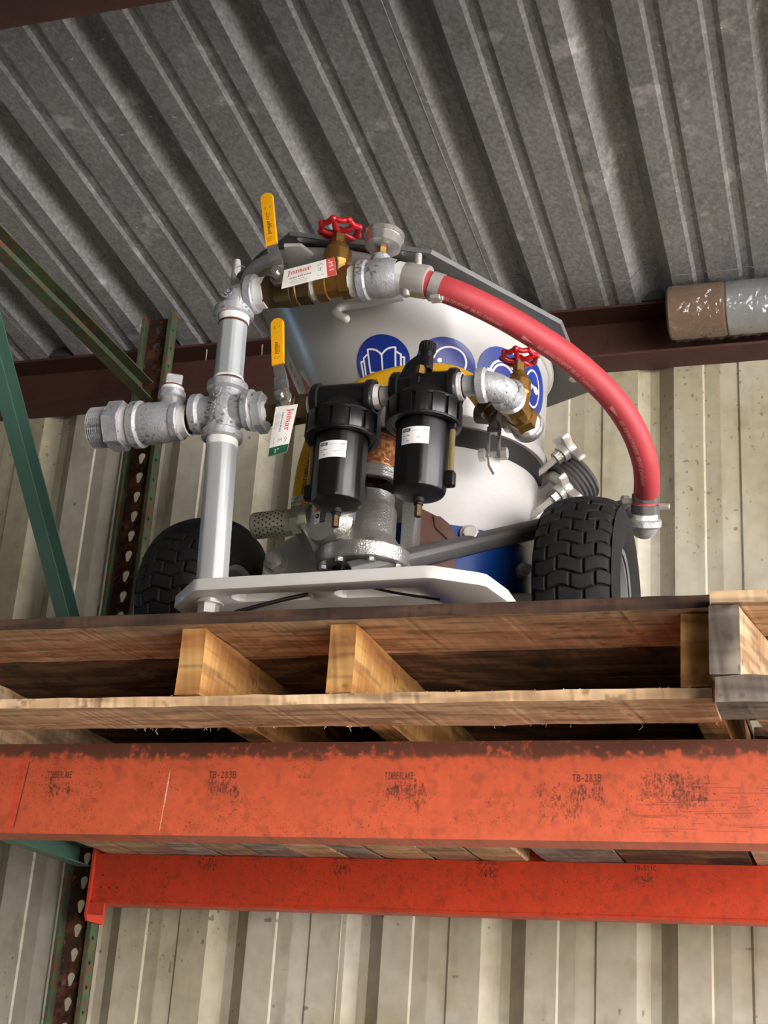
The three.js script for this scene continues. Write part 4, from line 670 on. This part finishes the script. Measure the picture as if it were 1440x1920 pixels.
// ---- the two black filters
const filterLabel = canvasTex(256, 144, (g, w, h) => {
  g.fillStyle = '#f4f5f3'; g.fillRect(0, 0, w, h); g.fillStyle = '#1b2440'; g.fillRect(12, 14, 78, 26); g.fillStyle = '#f4f5f3'; g.font = 'italic bold 19px sans-serif'; g.fillText('Parker', 18, 33);
  g.fillStyle = '#555'; g.font = '11px sans-serif'; g.fillRect(98, 34, 84, 1.5); g.fillText('filter', 14, 58); g.fillText('bowl', 204, 58); g.fillText('MAX', 208, 76); g.font = 'bold 14px sans-serif'; g.fillStyle = '#222'; g.fillText('Model', 204, 38); g.fillText('Ultra-filter', 14, 78); g.font = '10px sans-serif'; g.fillText('SERVICE ONLY', 150, 98); g.fillText('PRESSURE', 14, 98); g.fillText('17 bar', 208, 114); g.font = 'bold 16px sans-serif'; g.fillText('P', 24, 118); g.fillText('250', 50, 124);
});
const labelMat = std({ map: filterLabel, roughness: 0.6, side: THREE.DoubleSide });
const curved = (c, r, th0, th1, y0, y1) => skin((u, v) => V(c.x + r * Math.sin(th0 + (th1 - th0) * u), y0 + (y1 - y0) * v, c.z + r * Math.cos(th0 + (th1 - th0) * u)), 20, 2);
function filter(label, c, x0, x1, ringY, bottomY, sight) {
  const F = piece('air_filter', ma), y = c.y; F.userData.label = label;
  part('head', [lathe(V(x0, y, c.z), X, [[0, 0.021], [0, 0.031], [0.003, 0.033], [0.012, 0.033], [0.014, 0.029], [x1 - x0 - 0.014, 0.029], [x1 - x0 - 0.012, 0.033], [x1 - x0 - 0.003, 0.033], [x1 - x0, 0.031], [x1 - x0, 0.021]], 40), lathe(V(c.x, ringY + 0.012, c.z), UPV, [[0, 0.05], [0.012, 0.05], [0.024, 0.04], [0.04, 0.026], [0.05, 0.02]], 40)], M.black, F);
  // collar nut: ring with raised blocks
  const blocks = [lathe(V(c.x, ringY - 0.018, c.z), UPV, [[0, 0.045], [0, 0.0565], [0.036, 0.0565], [0.037, 0.053], [0.039, 0.05], [0.039, 0.04]], 64)];
  for (let k = 0; k < 14; k++) { const a = k / 14 * 2 * Math.PI, w = 0.165, s = new THREE.Shape(); s.absarc(0, 0, 0.0565, a - w, a + w, false); s.absarc(0, 0, 0.0615, a + w, a - w, true); s.closePath(); blocks.push(onFloorPlan(ext(s, 0.034, 0.0012, 8)).translate(c.x, ringY + 0.017, c.z)); }
  for (const s of [0, 1]) { const o = new THREE.Shape(); o.absarc(0, 0, 0.0605, 0, Math.PI * 2, false); const h = new THREE.Path(); h.absarc(0, 0, 0.05, 0, Math.PI * 2, true); o.holes.push(h); blocks.push(onFloorPlan(ext(o, 0.005, 0.001, 48)).translate(c.x, ringY + (s ? 0.0195 : -0.0145), c.z)); }
  part('collar_nut', blocks, M.black, F);
  const H = ringY - 0.015 - bottomY, rb = 0.042;
  const prof = [[0, 0], [0.0005, 0.014], [0.003, 0.027]]; for (let i = 0; i <= 8; i++) { const t = i / 8 * Math.PI / 2; prof.push([0.005 + 0.012 * (1 - Math.cos(t)), 0.032 + 0.01 * Math.sin(t)]); } prof.push([H, rb], [H, 0.03]);
  part('bowl', lathe(V(c.x, bottomY, c.z), UPV, prof, 64, 0.9), M.bowl, F);
  part('drain', [cyl(V(c.x, bottomY - 0.007, c.z), V(c.x, bottomY + 0.003, c.z), 0.009), cyl(V(c.x, bottomY - 0.0115, c.z), V(c.x, bottomY - 0.007, c.z), 0.0075)], M.gasket, F);
  part('drain_tube', hexa(V(c.x, bottomY - 0.03, c.z), V(c.x, bottomY - 0.011, c.z), 0.006), M.bronze, F);
  part('label', curved(c, rb + 0.0006, -0.62 + (sight ? 0.06 : 0.02), 0.54, ringY - 0.066, ringY - 0.037), labelMat, F, true);
  const s = sight ? 1 : -1, sx = c.x + s * 0.0485;
  part('sight_mount', [rbox(sx - 0.0085, sx + 0.0085, bottomY + 0.017, bottomY + 0.043, c.z - 0.008, c.z + 0.008, 0.004), rbox(Math.min(c.x + s * 0.03, sx), Math.max(c.x + s * 0.03, sx), bottomY + 0.018, bottomY + 0.04, c.z - 0.008, c.z + 0.006, 0.003), rbox(sx - 0.0075, sx + 0.0075, ringY - 0.028, ringY - 0.014, c.z - 0.008, c.z + 0.008, 0.003)], M.black, F);
  part('sight_glass', cyl(V(sx, bottomY + 0.04, c.z), V(sx, ringY - 0.026, c.z), 0.0052), M.glass, F);
  part('sight_tube', cyl(V(sx, bottomY + 0.04, c.z - 0.003), V(sx, ringY - 0.026, c.z - 0.003), 0.0028), M.brass, F);
  return F;
}
filter('left black filter', V(-0.777, 2.656, zm), -0.83, -0.724, 2.605, 2.467, false);
const F2 = filter('right black filter with the ribbed oil cap', V(-0.642, 2.665, zm), -0.695, -0.586, 2.619, 2.477, true);
part('oil_filler', [(() => { const s = new THREE.Shape(); s.moveTo(-0.681, 2.67); s.quadraticCurveTo(-0.678, 2.708, -0.642, 2.721); s.lineTo(-0.63, 2.714); s.lineTo(-0.63, 2.697); s.lineTo(-0.65, 2.69); s.lineTo(-0.652, 2.67); s.closePath(); return ext(s, 0.024, 0.003).translate(0, 0, zm + 0.002); })(), cyl(V(-0.64, 2.692, zm + 0.016), V(-0.639, 2.728, zm + 0.014), 0.0115)], M.black, F2);
{ const bits = [cyl(V(-0.639, 2.724, zm + 0.014), V(-0.638, 2.742, zm + 0.013), 0.0128)]; for (let k = 0; k < 18; k++) { const a = k / 18 * 2 * Math.PI; bits.push(cyl(V(-0.6388 + 0.0128 * Math.cos(a), 2.726, zm + 0.0138 + 0.0128 * Math.sin(a)), V(-0.638 + 0.0128 * Math.cos(a), 2.74, zm + 0.0132 + 0.0128 * Math.sin(a)), 0.0014, 0.0014, 8, 0.0003)); } part('ribbed_cap', bits, M.black, F2); }
part('filler_fitting', hexa(V(-0.645, 2.682, zm + 0.022), V(-0.644, 2.696, zm + 0.022), 0.0085), M.brass, F2);
part('square_boss', [rbox(-0.661, -0.643, 2.655, 2.676, zm + 0.024, zm + 0.033, 0.002)], M.black, F2);
tapeRing(V(-0.7255, 2.66, zm), V(-0.716, 2.66, zm), 0.0205, ma); dope(V(-0.7165, 2.66, zm), V(-0.714, 2.66, zm), 0.0175, ma);
part('nipple', lathe(V(-0.7145, 2.66, zm), X, [[0, 0.0165], [0.0155, 0.0165]], 36), M.nipple, ma); dope(V(-0.7, 2.6605, zm), V(-0.6985, 2.6605, zm), 0.0172, ma); tapeRing(V(-0.6985, 2.6605, zm), V(-0.694, 2.6605, zm), 0.018, ma);
tapeRing(V(-0.5875, 2.667, zm), V(-0.579, 2.667, zm), 0.0225, ma); dope(V(-0.5795, 2.667, zm), V(-0.577, 2.667, zm), 0.0175, ma);
part('nipple', lathe(V(-0.578, 2.667, zm), X, [[0, 0.0168], [0.022, 0.0168]], 36), M.nipple, ma); dope(V(-0.5575, 2.667, zm), V(-0.555, 2.667, zm), 0.0172, ma);
elbow('pipe_elbow', V(-0.556, 2.666, zm), X, V(-0.513, 2.658, -2.09), V(0.12, -0.2, -1).normalize(), 0.0235, M.galv, ma, 0.015, 0.0285);
tapeRing(V(-0.5128, 2.6575, -2.086), V(-0.5115, 2.6555, -2.1), 0.0245, ma); tapeRing(V(-0.503, 2.649, -2.161), V(-0.502, 2.648, -2.175), 0.0225, ma);
elbow('pipe_elbow', V(-0.502, 2.648, -2.172), V(0.05, -0.05, -1).normalize(), V(-0.545, 2.688, -2.218), V(-1, 0.25, -0.1).normalize(), 0.0235, M.cast, ma, 0.014, 0.0275);
tapeRing(V(-0.557, 2.691, -2.219), V(-0.542, 2.6875, -2.218), 0.0205, ma);
part('nipple', cyl(V(-0.6, 2.702, -2.226), V(-0.55, 2.69, -2.219), 0.0175), M.darkPipe, ma);

// ---- yellow hose looping behind the filters
{
  const tex = canvasTex(2048, 128, (g, w, h) => { g.fillStyle = '#e0aa14'; g.fillRect(0, 0, w, h); g.fillStyle = '#2c2408'; g.font = 'bold 23px sans-serif'; for (const x of [40, 700, 1360]) g.fillText('FLAME RESISTANT, USMSHA NO. 2G-IC-14C/9    ', x, 72); });
  const t = tex.clone(); t.wrapS = t.wrapT = THREE.RepeatWrapping; t.offset.set(0, -0.4); t.needsUpdate = true;
  const pts = [V(-0.884, 2.512, -2.178), V(-0.885, 2.56, -2.178), V(-0.878, 2.62, -2.178), V(-0.858, 2.683, -2.18), V(-0.8, 2.74, -2.182), V(-0.72, 2.762, -2.182), V(-0.64, 2.756, -2.184), V(-0.598, 2.731, -2.188), V(-0.575, 2.7, -2.19)];
  part('yellow_hose', new THREE.TubeGeometry(new THREE.CatmullRomCurve3(pts, false, 'centripetal'), 120, 0.0185, 28), std({ map: t, roughness: 0.5, bumpMap: rep(grainTex, 30, 3), bumpScale: 0.0004 }), ma, true);
  for (const [y, r] of [[2.535, 0.0205], [2.52, 0.0205]]) part('hose_clamp', lathe(V(-0.8845, y - 0.005, -2.178), UPV, [[0, 0.018], [0, r], [0.01, r], [0.01, 0.018]], 32), M.galv, ma);
  part('hose_coupling', lathe(V(-0.577, 2.703, -2.19), V(0.024, -0.03, -0.002), [[0, 0.0185], [0, 0.021], [0.016, 0.021], [0.018, 0.018], [0.03, 0.018], [0.03, 0.012]], 32), M.bronze, ma);
  part('hose_barb', cyl(V(-0.884, 2.485, -2.178), V(-0.884, 2.515, -2.178), 0.0165), M.darkPipe, ma);
}
// ---- exhaust valve body with muffler, warning label and rust-brown box
{
  const A = piece('exhaust_valve', ma), x = -0.765, z = -2.172, P = (y) => V(x, y, z), r = 0.05;
  part('housing', [lathe(P(2.43), UPV, [[0, 0.05], [0, 0.064], [0.006, 0.066], [0.014, 0.06], [0.026, 0.051], [0.032, r - 0.002], [0.078, r - 0.002], [0.082, 0.046], [0.09, 0.043], [0.105, 0.043], [0.105, 0.03]], 56), lathe(P(2.555), UPV, [[0, 0.04], [0, 0.05], [0.002, 0.052], [0.01, 0.052], [0.011, 0.051], [0.012, 0.052], [0.02, 0.052], [0.022, 0.05], [0.022, 0.04]], 56)], M.cast, A);
  part('head', lathe(P(2.576), UPV, [[0, 0.0455], [0.052, 0.0455], [0.06, 0.043], [0.064, 0.02], [0.064, 0]], 56), M.castRust, A);
  part('flange_ring', lathe(P(2.6285), UPV, [[0, 0.04], [0, 0.047], [0.005, 0.047], [0.005, 0.04]], 48), M.dope, A);
  part('flange_bolt', hexa(V(x - 0.018, 2.626, z + 0.04), V(x - 0.018, 2.636, z + 0.04), 0.006), M.dope, A);
  const fl = [lathe(P(2.404), UPV, [[0, 0.052], [0, 0.076], [0.002, 0.0785], [0.014, 0.0785], [0.0145, 0.0775], [0.016, 0.0785], [0.026, 0.0785], [0.0275, 0.076], [0.0275, 0.05]], 72)];
  part('base_flange', fl, M.cast, A);
  for (let k = 0; k < 8; k++) { const a = k / 8 * 2 * Math.PI + 0.3, b = V(x + 0.067 * Math.cos(a), 2.432, z + 0.067 * Math.sin(a)); part('flange_bolt', cyl(b, b.clone().add(V(0, 0.006, 0)), 0.0115, 0.0095, 20, 0.002), M.cast, A); part('flange_nut', hexa(b.clone().add(V(0, -0.034, 0)), b.clone().add(V(0, -0.027, 0)), 0.0075), M.cast, A); }
  part('outlet', cyl(P(2.349), P(2.41), 0.03), M.darkPipe, A);
  // side boss facing the viewer with a label
  const d = V(-0.42, 0.0, 0.9).normalize(), bc = V(-0.824, 2.481, -2.12);
  part('side_boss', [lathe(bc.clone().addScaledVector(d, -0.05), d, [[0, 0.044], [0.038, 0.045], [0.044, 0.0425], [0.046, 0.0415], [0.05, 0.039], [0.05, 0]], 56)], M.cast, A);
  part('side_boss', [lathe(V(-0.852, 2.468, -2.175), V(-0.75, -0.5, 0.3).normalize(), [[-0.03, 0.045], [0.012, 0.043], [0.022, 0.036], [0.026, 0]], 44)], M.cast, A);
  const face = (name, w, h, c, dir, tex, off) => { const g = new THREE.BoxGeometry(w, h, 0.0006), zv = dir, xv = V(0, 1, 0).cross(zv).normalize(), yv = zv.clone().cross(xv); return part(name, g.applyMatrix4(new THREE.Matrix4().makeBasis(xv, yv, zv).setPosition(c.clone().addScaledVector(dir, off))), std({ map: tex, roughness: 0.5 }), A, true); };
  face('warning_label', 0.025, 0.032, bc.clone().add(V(-0.006, 0.008, -0.003)), d, canvasTex(128, 160, (g) => {
    g.fillStyle = '#f3f2ee'; g.fillRect(0, 0, 64, 160); g.fillStyle = '#f0671c'; g.fillRect(0, 0, 64, 58); g.fillStyle = '#141414'; g.fillRect(64, 0, 64, 160);
    g.beginPath(); g.moveTo(14, 44); g.lineTo(26, 20); g.lineTo(38, 44); g.fill(); g.save(); g.translate(54, 52); g.rotate(-Math.PI / 2); g.font = 'bold 13px sans-serif'; g.fillText('WARN', 0, 0); g.restore(); g.beginPath(); g.arc(32, 94, 22, 0, 7); g.fill(); g.fillStyle = '#f3f2ee'; g.beginPath(); g.arc(28, 92, 8, 0, 7); g.fill(); g.fillStyle = '#141414'; g.fillRect(16, 136, 14, 4); g.fillRect(24, 130, 4, 16);
    g.fillStyle = '#d8d8d4'; for (const x of [74, 90, 106, 118]) for (let y = 8; y < 150; y += 12) g.fillRect(x, y, 4, 6 + 5 * hash(x, y, 3)); }), 0.0006);
  const bl = curved(P(0), r - 0.001, -0.52, -0.08, 2.474, 2.508); part('data_label', bl, std({ map: canvasTex(128, 128, (g) => { g.fillStyle = '#b4c0d0'; g.fillRect(0, 0, 128, 128); g.fillStyle = '#28406c'; for (let x = 14; x < 116; x += 18) for (let y = 12; y < 116; y += 14) g.fillRect(x, y, 5, 6 + 6 * hash(x, y, 4)); }), roughness: 0.4 }), A, true);
  const m0 = V(-0.963, 2.489, -2.16), m1 = V(-0.886, 2.4925, -2.16), md = m1.clone().sub(m0).normalize(), side = V(0, 0, 1), up2 = V(0, 1, 0), muf = piece('muffler', ma);
  part('shell', lathe(m0, md, [[0, 0.006], [0, 0.0205], [0.003, 0.0225], [0.074, 0.0225], [0.076, 0.02]], 44), M.mufflerSteel, muf);
  const dots = []; for (let i = 0; i < 8; i++) for (let k = 0; k < 16; k++) { const a = k / 16 * 2 * Math.PI + (i % 2) * 0.19, n = up2.clone().multiplyScalar(Math.sin(a)).addScaledVector(side, Math.cos(a)), c = m0.clone().addScaledVector(md, 0.011 + i * 0.0068); dots.push(cyl(c.clone().addScaledVector(n, 0.0215), c.clone().addScaledVector(n, 0.02285), 0.0017, 0.0017, 10, 0.0002)); }
  part('vent_hole', dots, M.gasket, muf);
  part('hex_nut', [hexa(V(-0.886, 2.4925, -2.16), V(-0.869, 2.493, -2.157), 0.028), cyl(V(-0.871, 2.493, -2.157), V(-0.85, 2.492, -2.15), 0.025)], M.mufflerSteel, muf);
  part('casting_edge', [ext(poly([[-0.716, 2.445], [-0.7, 2.425], [-0.69, 2.425], [-0.69, 2.562], [-0.716, 2.562]]), 0.035, 0.004).translate(0, 0, -2.235)], M.cast, A);
  part('cover_box', [ext(poly([[-0.699, 2.428], [-0.64, 2.42], [-0.634, 2.43], [-0.633, 2.48], [-0.645, 2.505], [-0.664, 2.52], [-0.699, 2.535]]), 0.014, 0.0015).translate(0.665, 0, 0.189).rotateY(0.36).translate(MB.x, 0, MB.z), ext(poly([[-0.672, 2.5], [-0.634, 2.467], [-0.6335, 2.481], [-0.645, 2.506], [-0.664, 2.521], [-0.676, 2.521]]), 0.004, 0.001).translate(0.665, 0, 0.2025).rotateY(0.36).translate(MB.x, 0, MB.z)], M.rustBrown, A);
}
// ---- capped port at the right rear with two clamp knobs
{
  const p0 = V(-0.592, 2.578, -2.47), p1 = V(-0.479, 2.691, -2.5), d = p1.clone().sub(p0).normalize(), P = piece('capped_port', ma), at = (s) => p0.clone().addScaledVector(d, s), L = p0.distanceTo(p1);
  part('port_pipe', cyl(at(0), at(L - 0.02), 0.04, 0.04, 48), M.steel, P);
  const pr = []; for (let i = 0; i < 5; i++) pr.push([L - 0.03 + i * 0.0085, 0.0465], [L - 0.0265 + i * 0.0085, 0.049], [L - 0.0225 + i * 0.0085, 0.0465]);
  part('grooved_cap', lathe(p0, d, [[L - 0.032, 0.038], [L - 0.032, 0.0455], ...pr, [L + 0.016, 0.04], [L + 0.016, 0]], 56, 0.4), M.darkPipe, P);
  const knob = (c) => {                                             // three-armed clamp knob on a threaded rod
    const k = piece('clamp_knob', ma), s = new THREE.Shape(), n = 60; for (let i = 0; i < n; i++) { const t = i / n * 2 * Math.PI, q = 0.017 + 0.021 * Math.pow(Math.max(0, Math.cos(4 * t)), 1.2); i ? s.lineTo(q * Math.cos(t), q * Math.sin(t)) : s.moveTo(q, 0); }
    const g = ext(s, 0.016, 0.0015), zv = d, xv = V(0.62, -0.75, 0.2).addScaledVector(d, -V(0.62, -0.75, 0.2).dot(d)).normalize(), yv = zv.clone().cross(xv);
    part('knob', [g.applyMatrix4(new THREE.Matrix4().makeBasis(xv, yv, zv).setPosition(c)), cyl(c.clone().addScaledVector(d, -0.012), c.clone(), 0.016)], M.steel, k);
    part('nut', hexa(c.clone().addScaledVector(d, -0.025), c.clone().addScaledVector(d, -0.013), 0.0125), M.cast, k);
    const pr2 = []; for (let i = 0; i < 30; i++) pr2.push([i * 0.0025, 0.0056], [i * 0.0025 + 0.00125, 0.0064]);
    part('threaded_rod', lathe(c.clone().addScaledVector(d, -0.095), d, pr2, 20, 0.3), M.steel, k);
  };
  knob(V(-0.49, 2.719, -2.44)); knob(V(-0.49, 2.632, -2.42));
}

// ---------------------------------------------------------------- the two paper tags hanging on the valve stems
function tagThing(label, a, b, c, d, tex) {                         // corners: top-left, top-right, bottom-right, bottom-left of the printed side, in drawing units
  const sc = (p) => p.clone().sub(MB).multiplyScalar(0.955).add(V(-0.7, 2.205, -2.3207));
  const [A, B, C, D] = [a, b, c, d].map(sc), t = thing('paper_tag', label, 'tag', A.clone().add(C).multiplyScalar(0.5));
  const n = B.clone().sub(A).cross(D.clone().sub(A)).normalize().multiplyScalar(-1), pos = [], uv = [], N = 10, th = 0.0005;
  const at = (u, v, o) => A.clone().lerp(B, u).lerp(D.clone().lerp(C, u), v).addScaledVector(n, 0.0022 * Math.sin(u * 3.1) * Math.sin(v * 2.6) + o);
  const quad = (p, q, r, s, uvs) => { for (const [P, k] of [[p, 0], [q, 1], [r, 2], [p, 0], [r, 2], [s, 3]]) { pos.push(P.x, P.y, P.z); uv.push(...uvs[k]); } };
  for (let i = 0; i < N; i++) for (let j = 0; j < N; j++) { const u0 = i / N, u1 = (i + 1) / N, v0 = j / N, v1 = (j + 1) / N, m = [[u0, 1 - v0], [u0, 1 - v1], [u1, 1 - v1], [u1, 1 - v0]]; quad(at(u0, v0, 0), at(u0, v1, 0), at(u1, v1, 0), at(u1, v0, 0), m); quad(at(u0, v0, -th), at(u1, v0, -th), at(u1, v1, -th), at(u0, v1, -th), [[0.5, 0.02], [0.5, 0.02], [0.5, 0.02], [0.5, 0.02]]); }
  const edge = [[0, 0], [1, 0], [1, 1], [0, 1], [0, 0]]; for (let k = 0; k < 4; k++) { const [u0, v0] = edge[k], [u1, v1] = edge[k + 1]; quad(at(u0, v0, 0), at(u1, v1, 0), at(u1, v1, -th), at(u0, v0, -th), [[0.5, 0.5], [0.5, 0.5], [0.5, 0.5], [0.5, 0.5]]); }
  const g = new THREE.BufferGeometry(); g.setAttribute('position', new THREE.Float32BufferAttribute(pos, 3)); g.setAttribute('uv', new THREE.Float32BufferAttribute(uv, 2)); g.computeVertexNormals();
  part('card', g, std({ map: tex, roughness: 0.6 }), t, true);
}
const tagTex = (band, size, sub, tall) => canvasTex(512, 224, (g, w, h) => {
  g.fillStyle = '#f6f3ea'; g.fillRect(0, 0, w, h); g.fillStyle = band; g.fillRect(w - 84, 0, 84, h); g.save(); g.translate(w - 30, h - 62); g.rotate(-Math.PI / 2); g.fillStyle = '#fbf6ee'; g.font = 'bold 54px serif'; g.fillText(size, 0, 8); g.restore();
  g.fillStyle = '#d84238'; g.font = 'bold 76px serif'; g.fillText('Jomar', 44, 84, 250); g.font = '17px sans-serif'; g.fillText('V A L V E', 170, 106); g.fillStyle = '#3a3734'; g.font = 'bold 28px sans-serif'; g.fillText(sub, 70, 140, 240); g.fillStyle = '#6a6660'; g.font = '15px sans-serif';
  g.fillText('150 WSP   600 WOG', 86, 164); g.fillText('temperature  -40 F to 366 F', 70, 184); g.fillText('see www for full rating', 88, 204); g.strokeStyle = g.fillStyle = '#3a3734'; g.lineWidth = 3; g.beginPath(); g.moveTo(340, 60); g.lineTo(365, 36); g.lineTo(404, 62); g.moveTo(350, 70); g.lineTo(392, 40); g.stroke(); g.beginPath(); g.arc(372, 112, 22, 0.5, 5.6); g.stroke(); g.fillRect(366, 96, 5, 30); g.fillText('NSF / ANSI', 332, 186);
});
tagThing('white card tag with red end on the upper valve', V(-0.8845, 2.884, -2.0), V(-0.797, 2.899, -2.0), V(-0.789, 2.863, -1.998), V(-0.8855, 2.847, -1.998), tagTex('#d9534a', '1 1/4"', 'Brass Ball Valve'));
tagThing('white card tag with green end on the lower valve', V(-0.839, 2.634, -2.005), V(-0.847, 2.548, -1.998), V(-0.879, 2.542, -2.0), V(-0.877, 2.632, -2.005), tagTex('#1f5c40', '1"', 'Lead Free Brass'));

renderer.render(scene, camera);
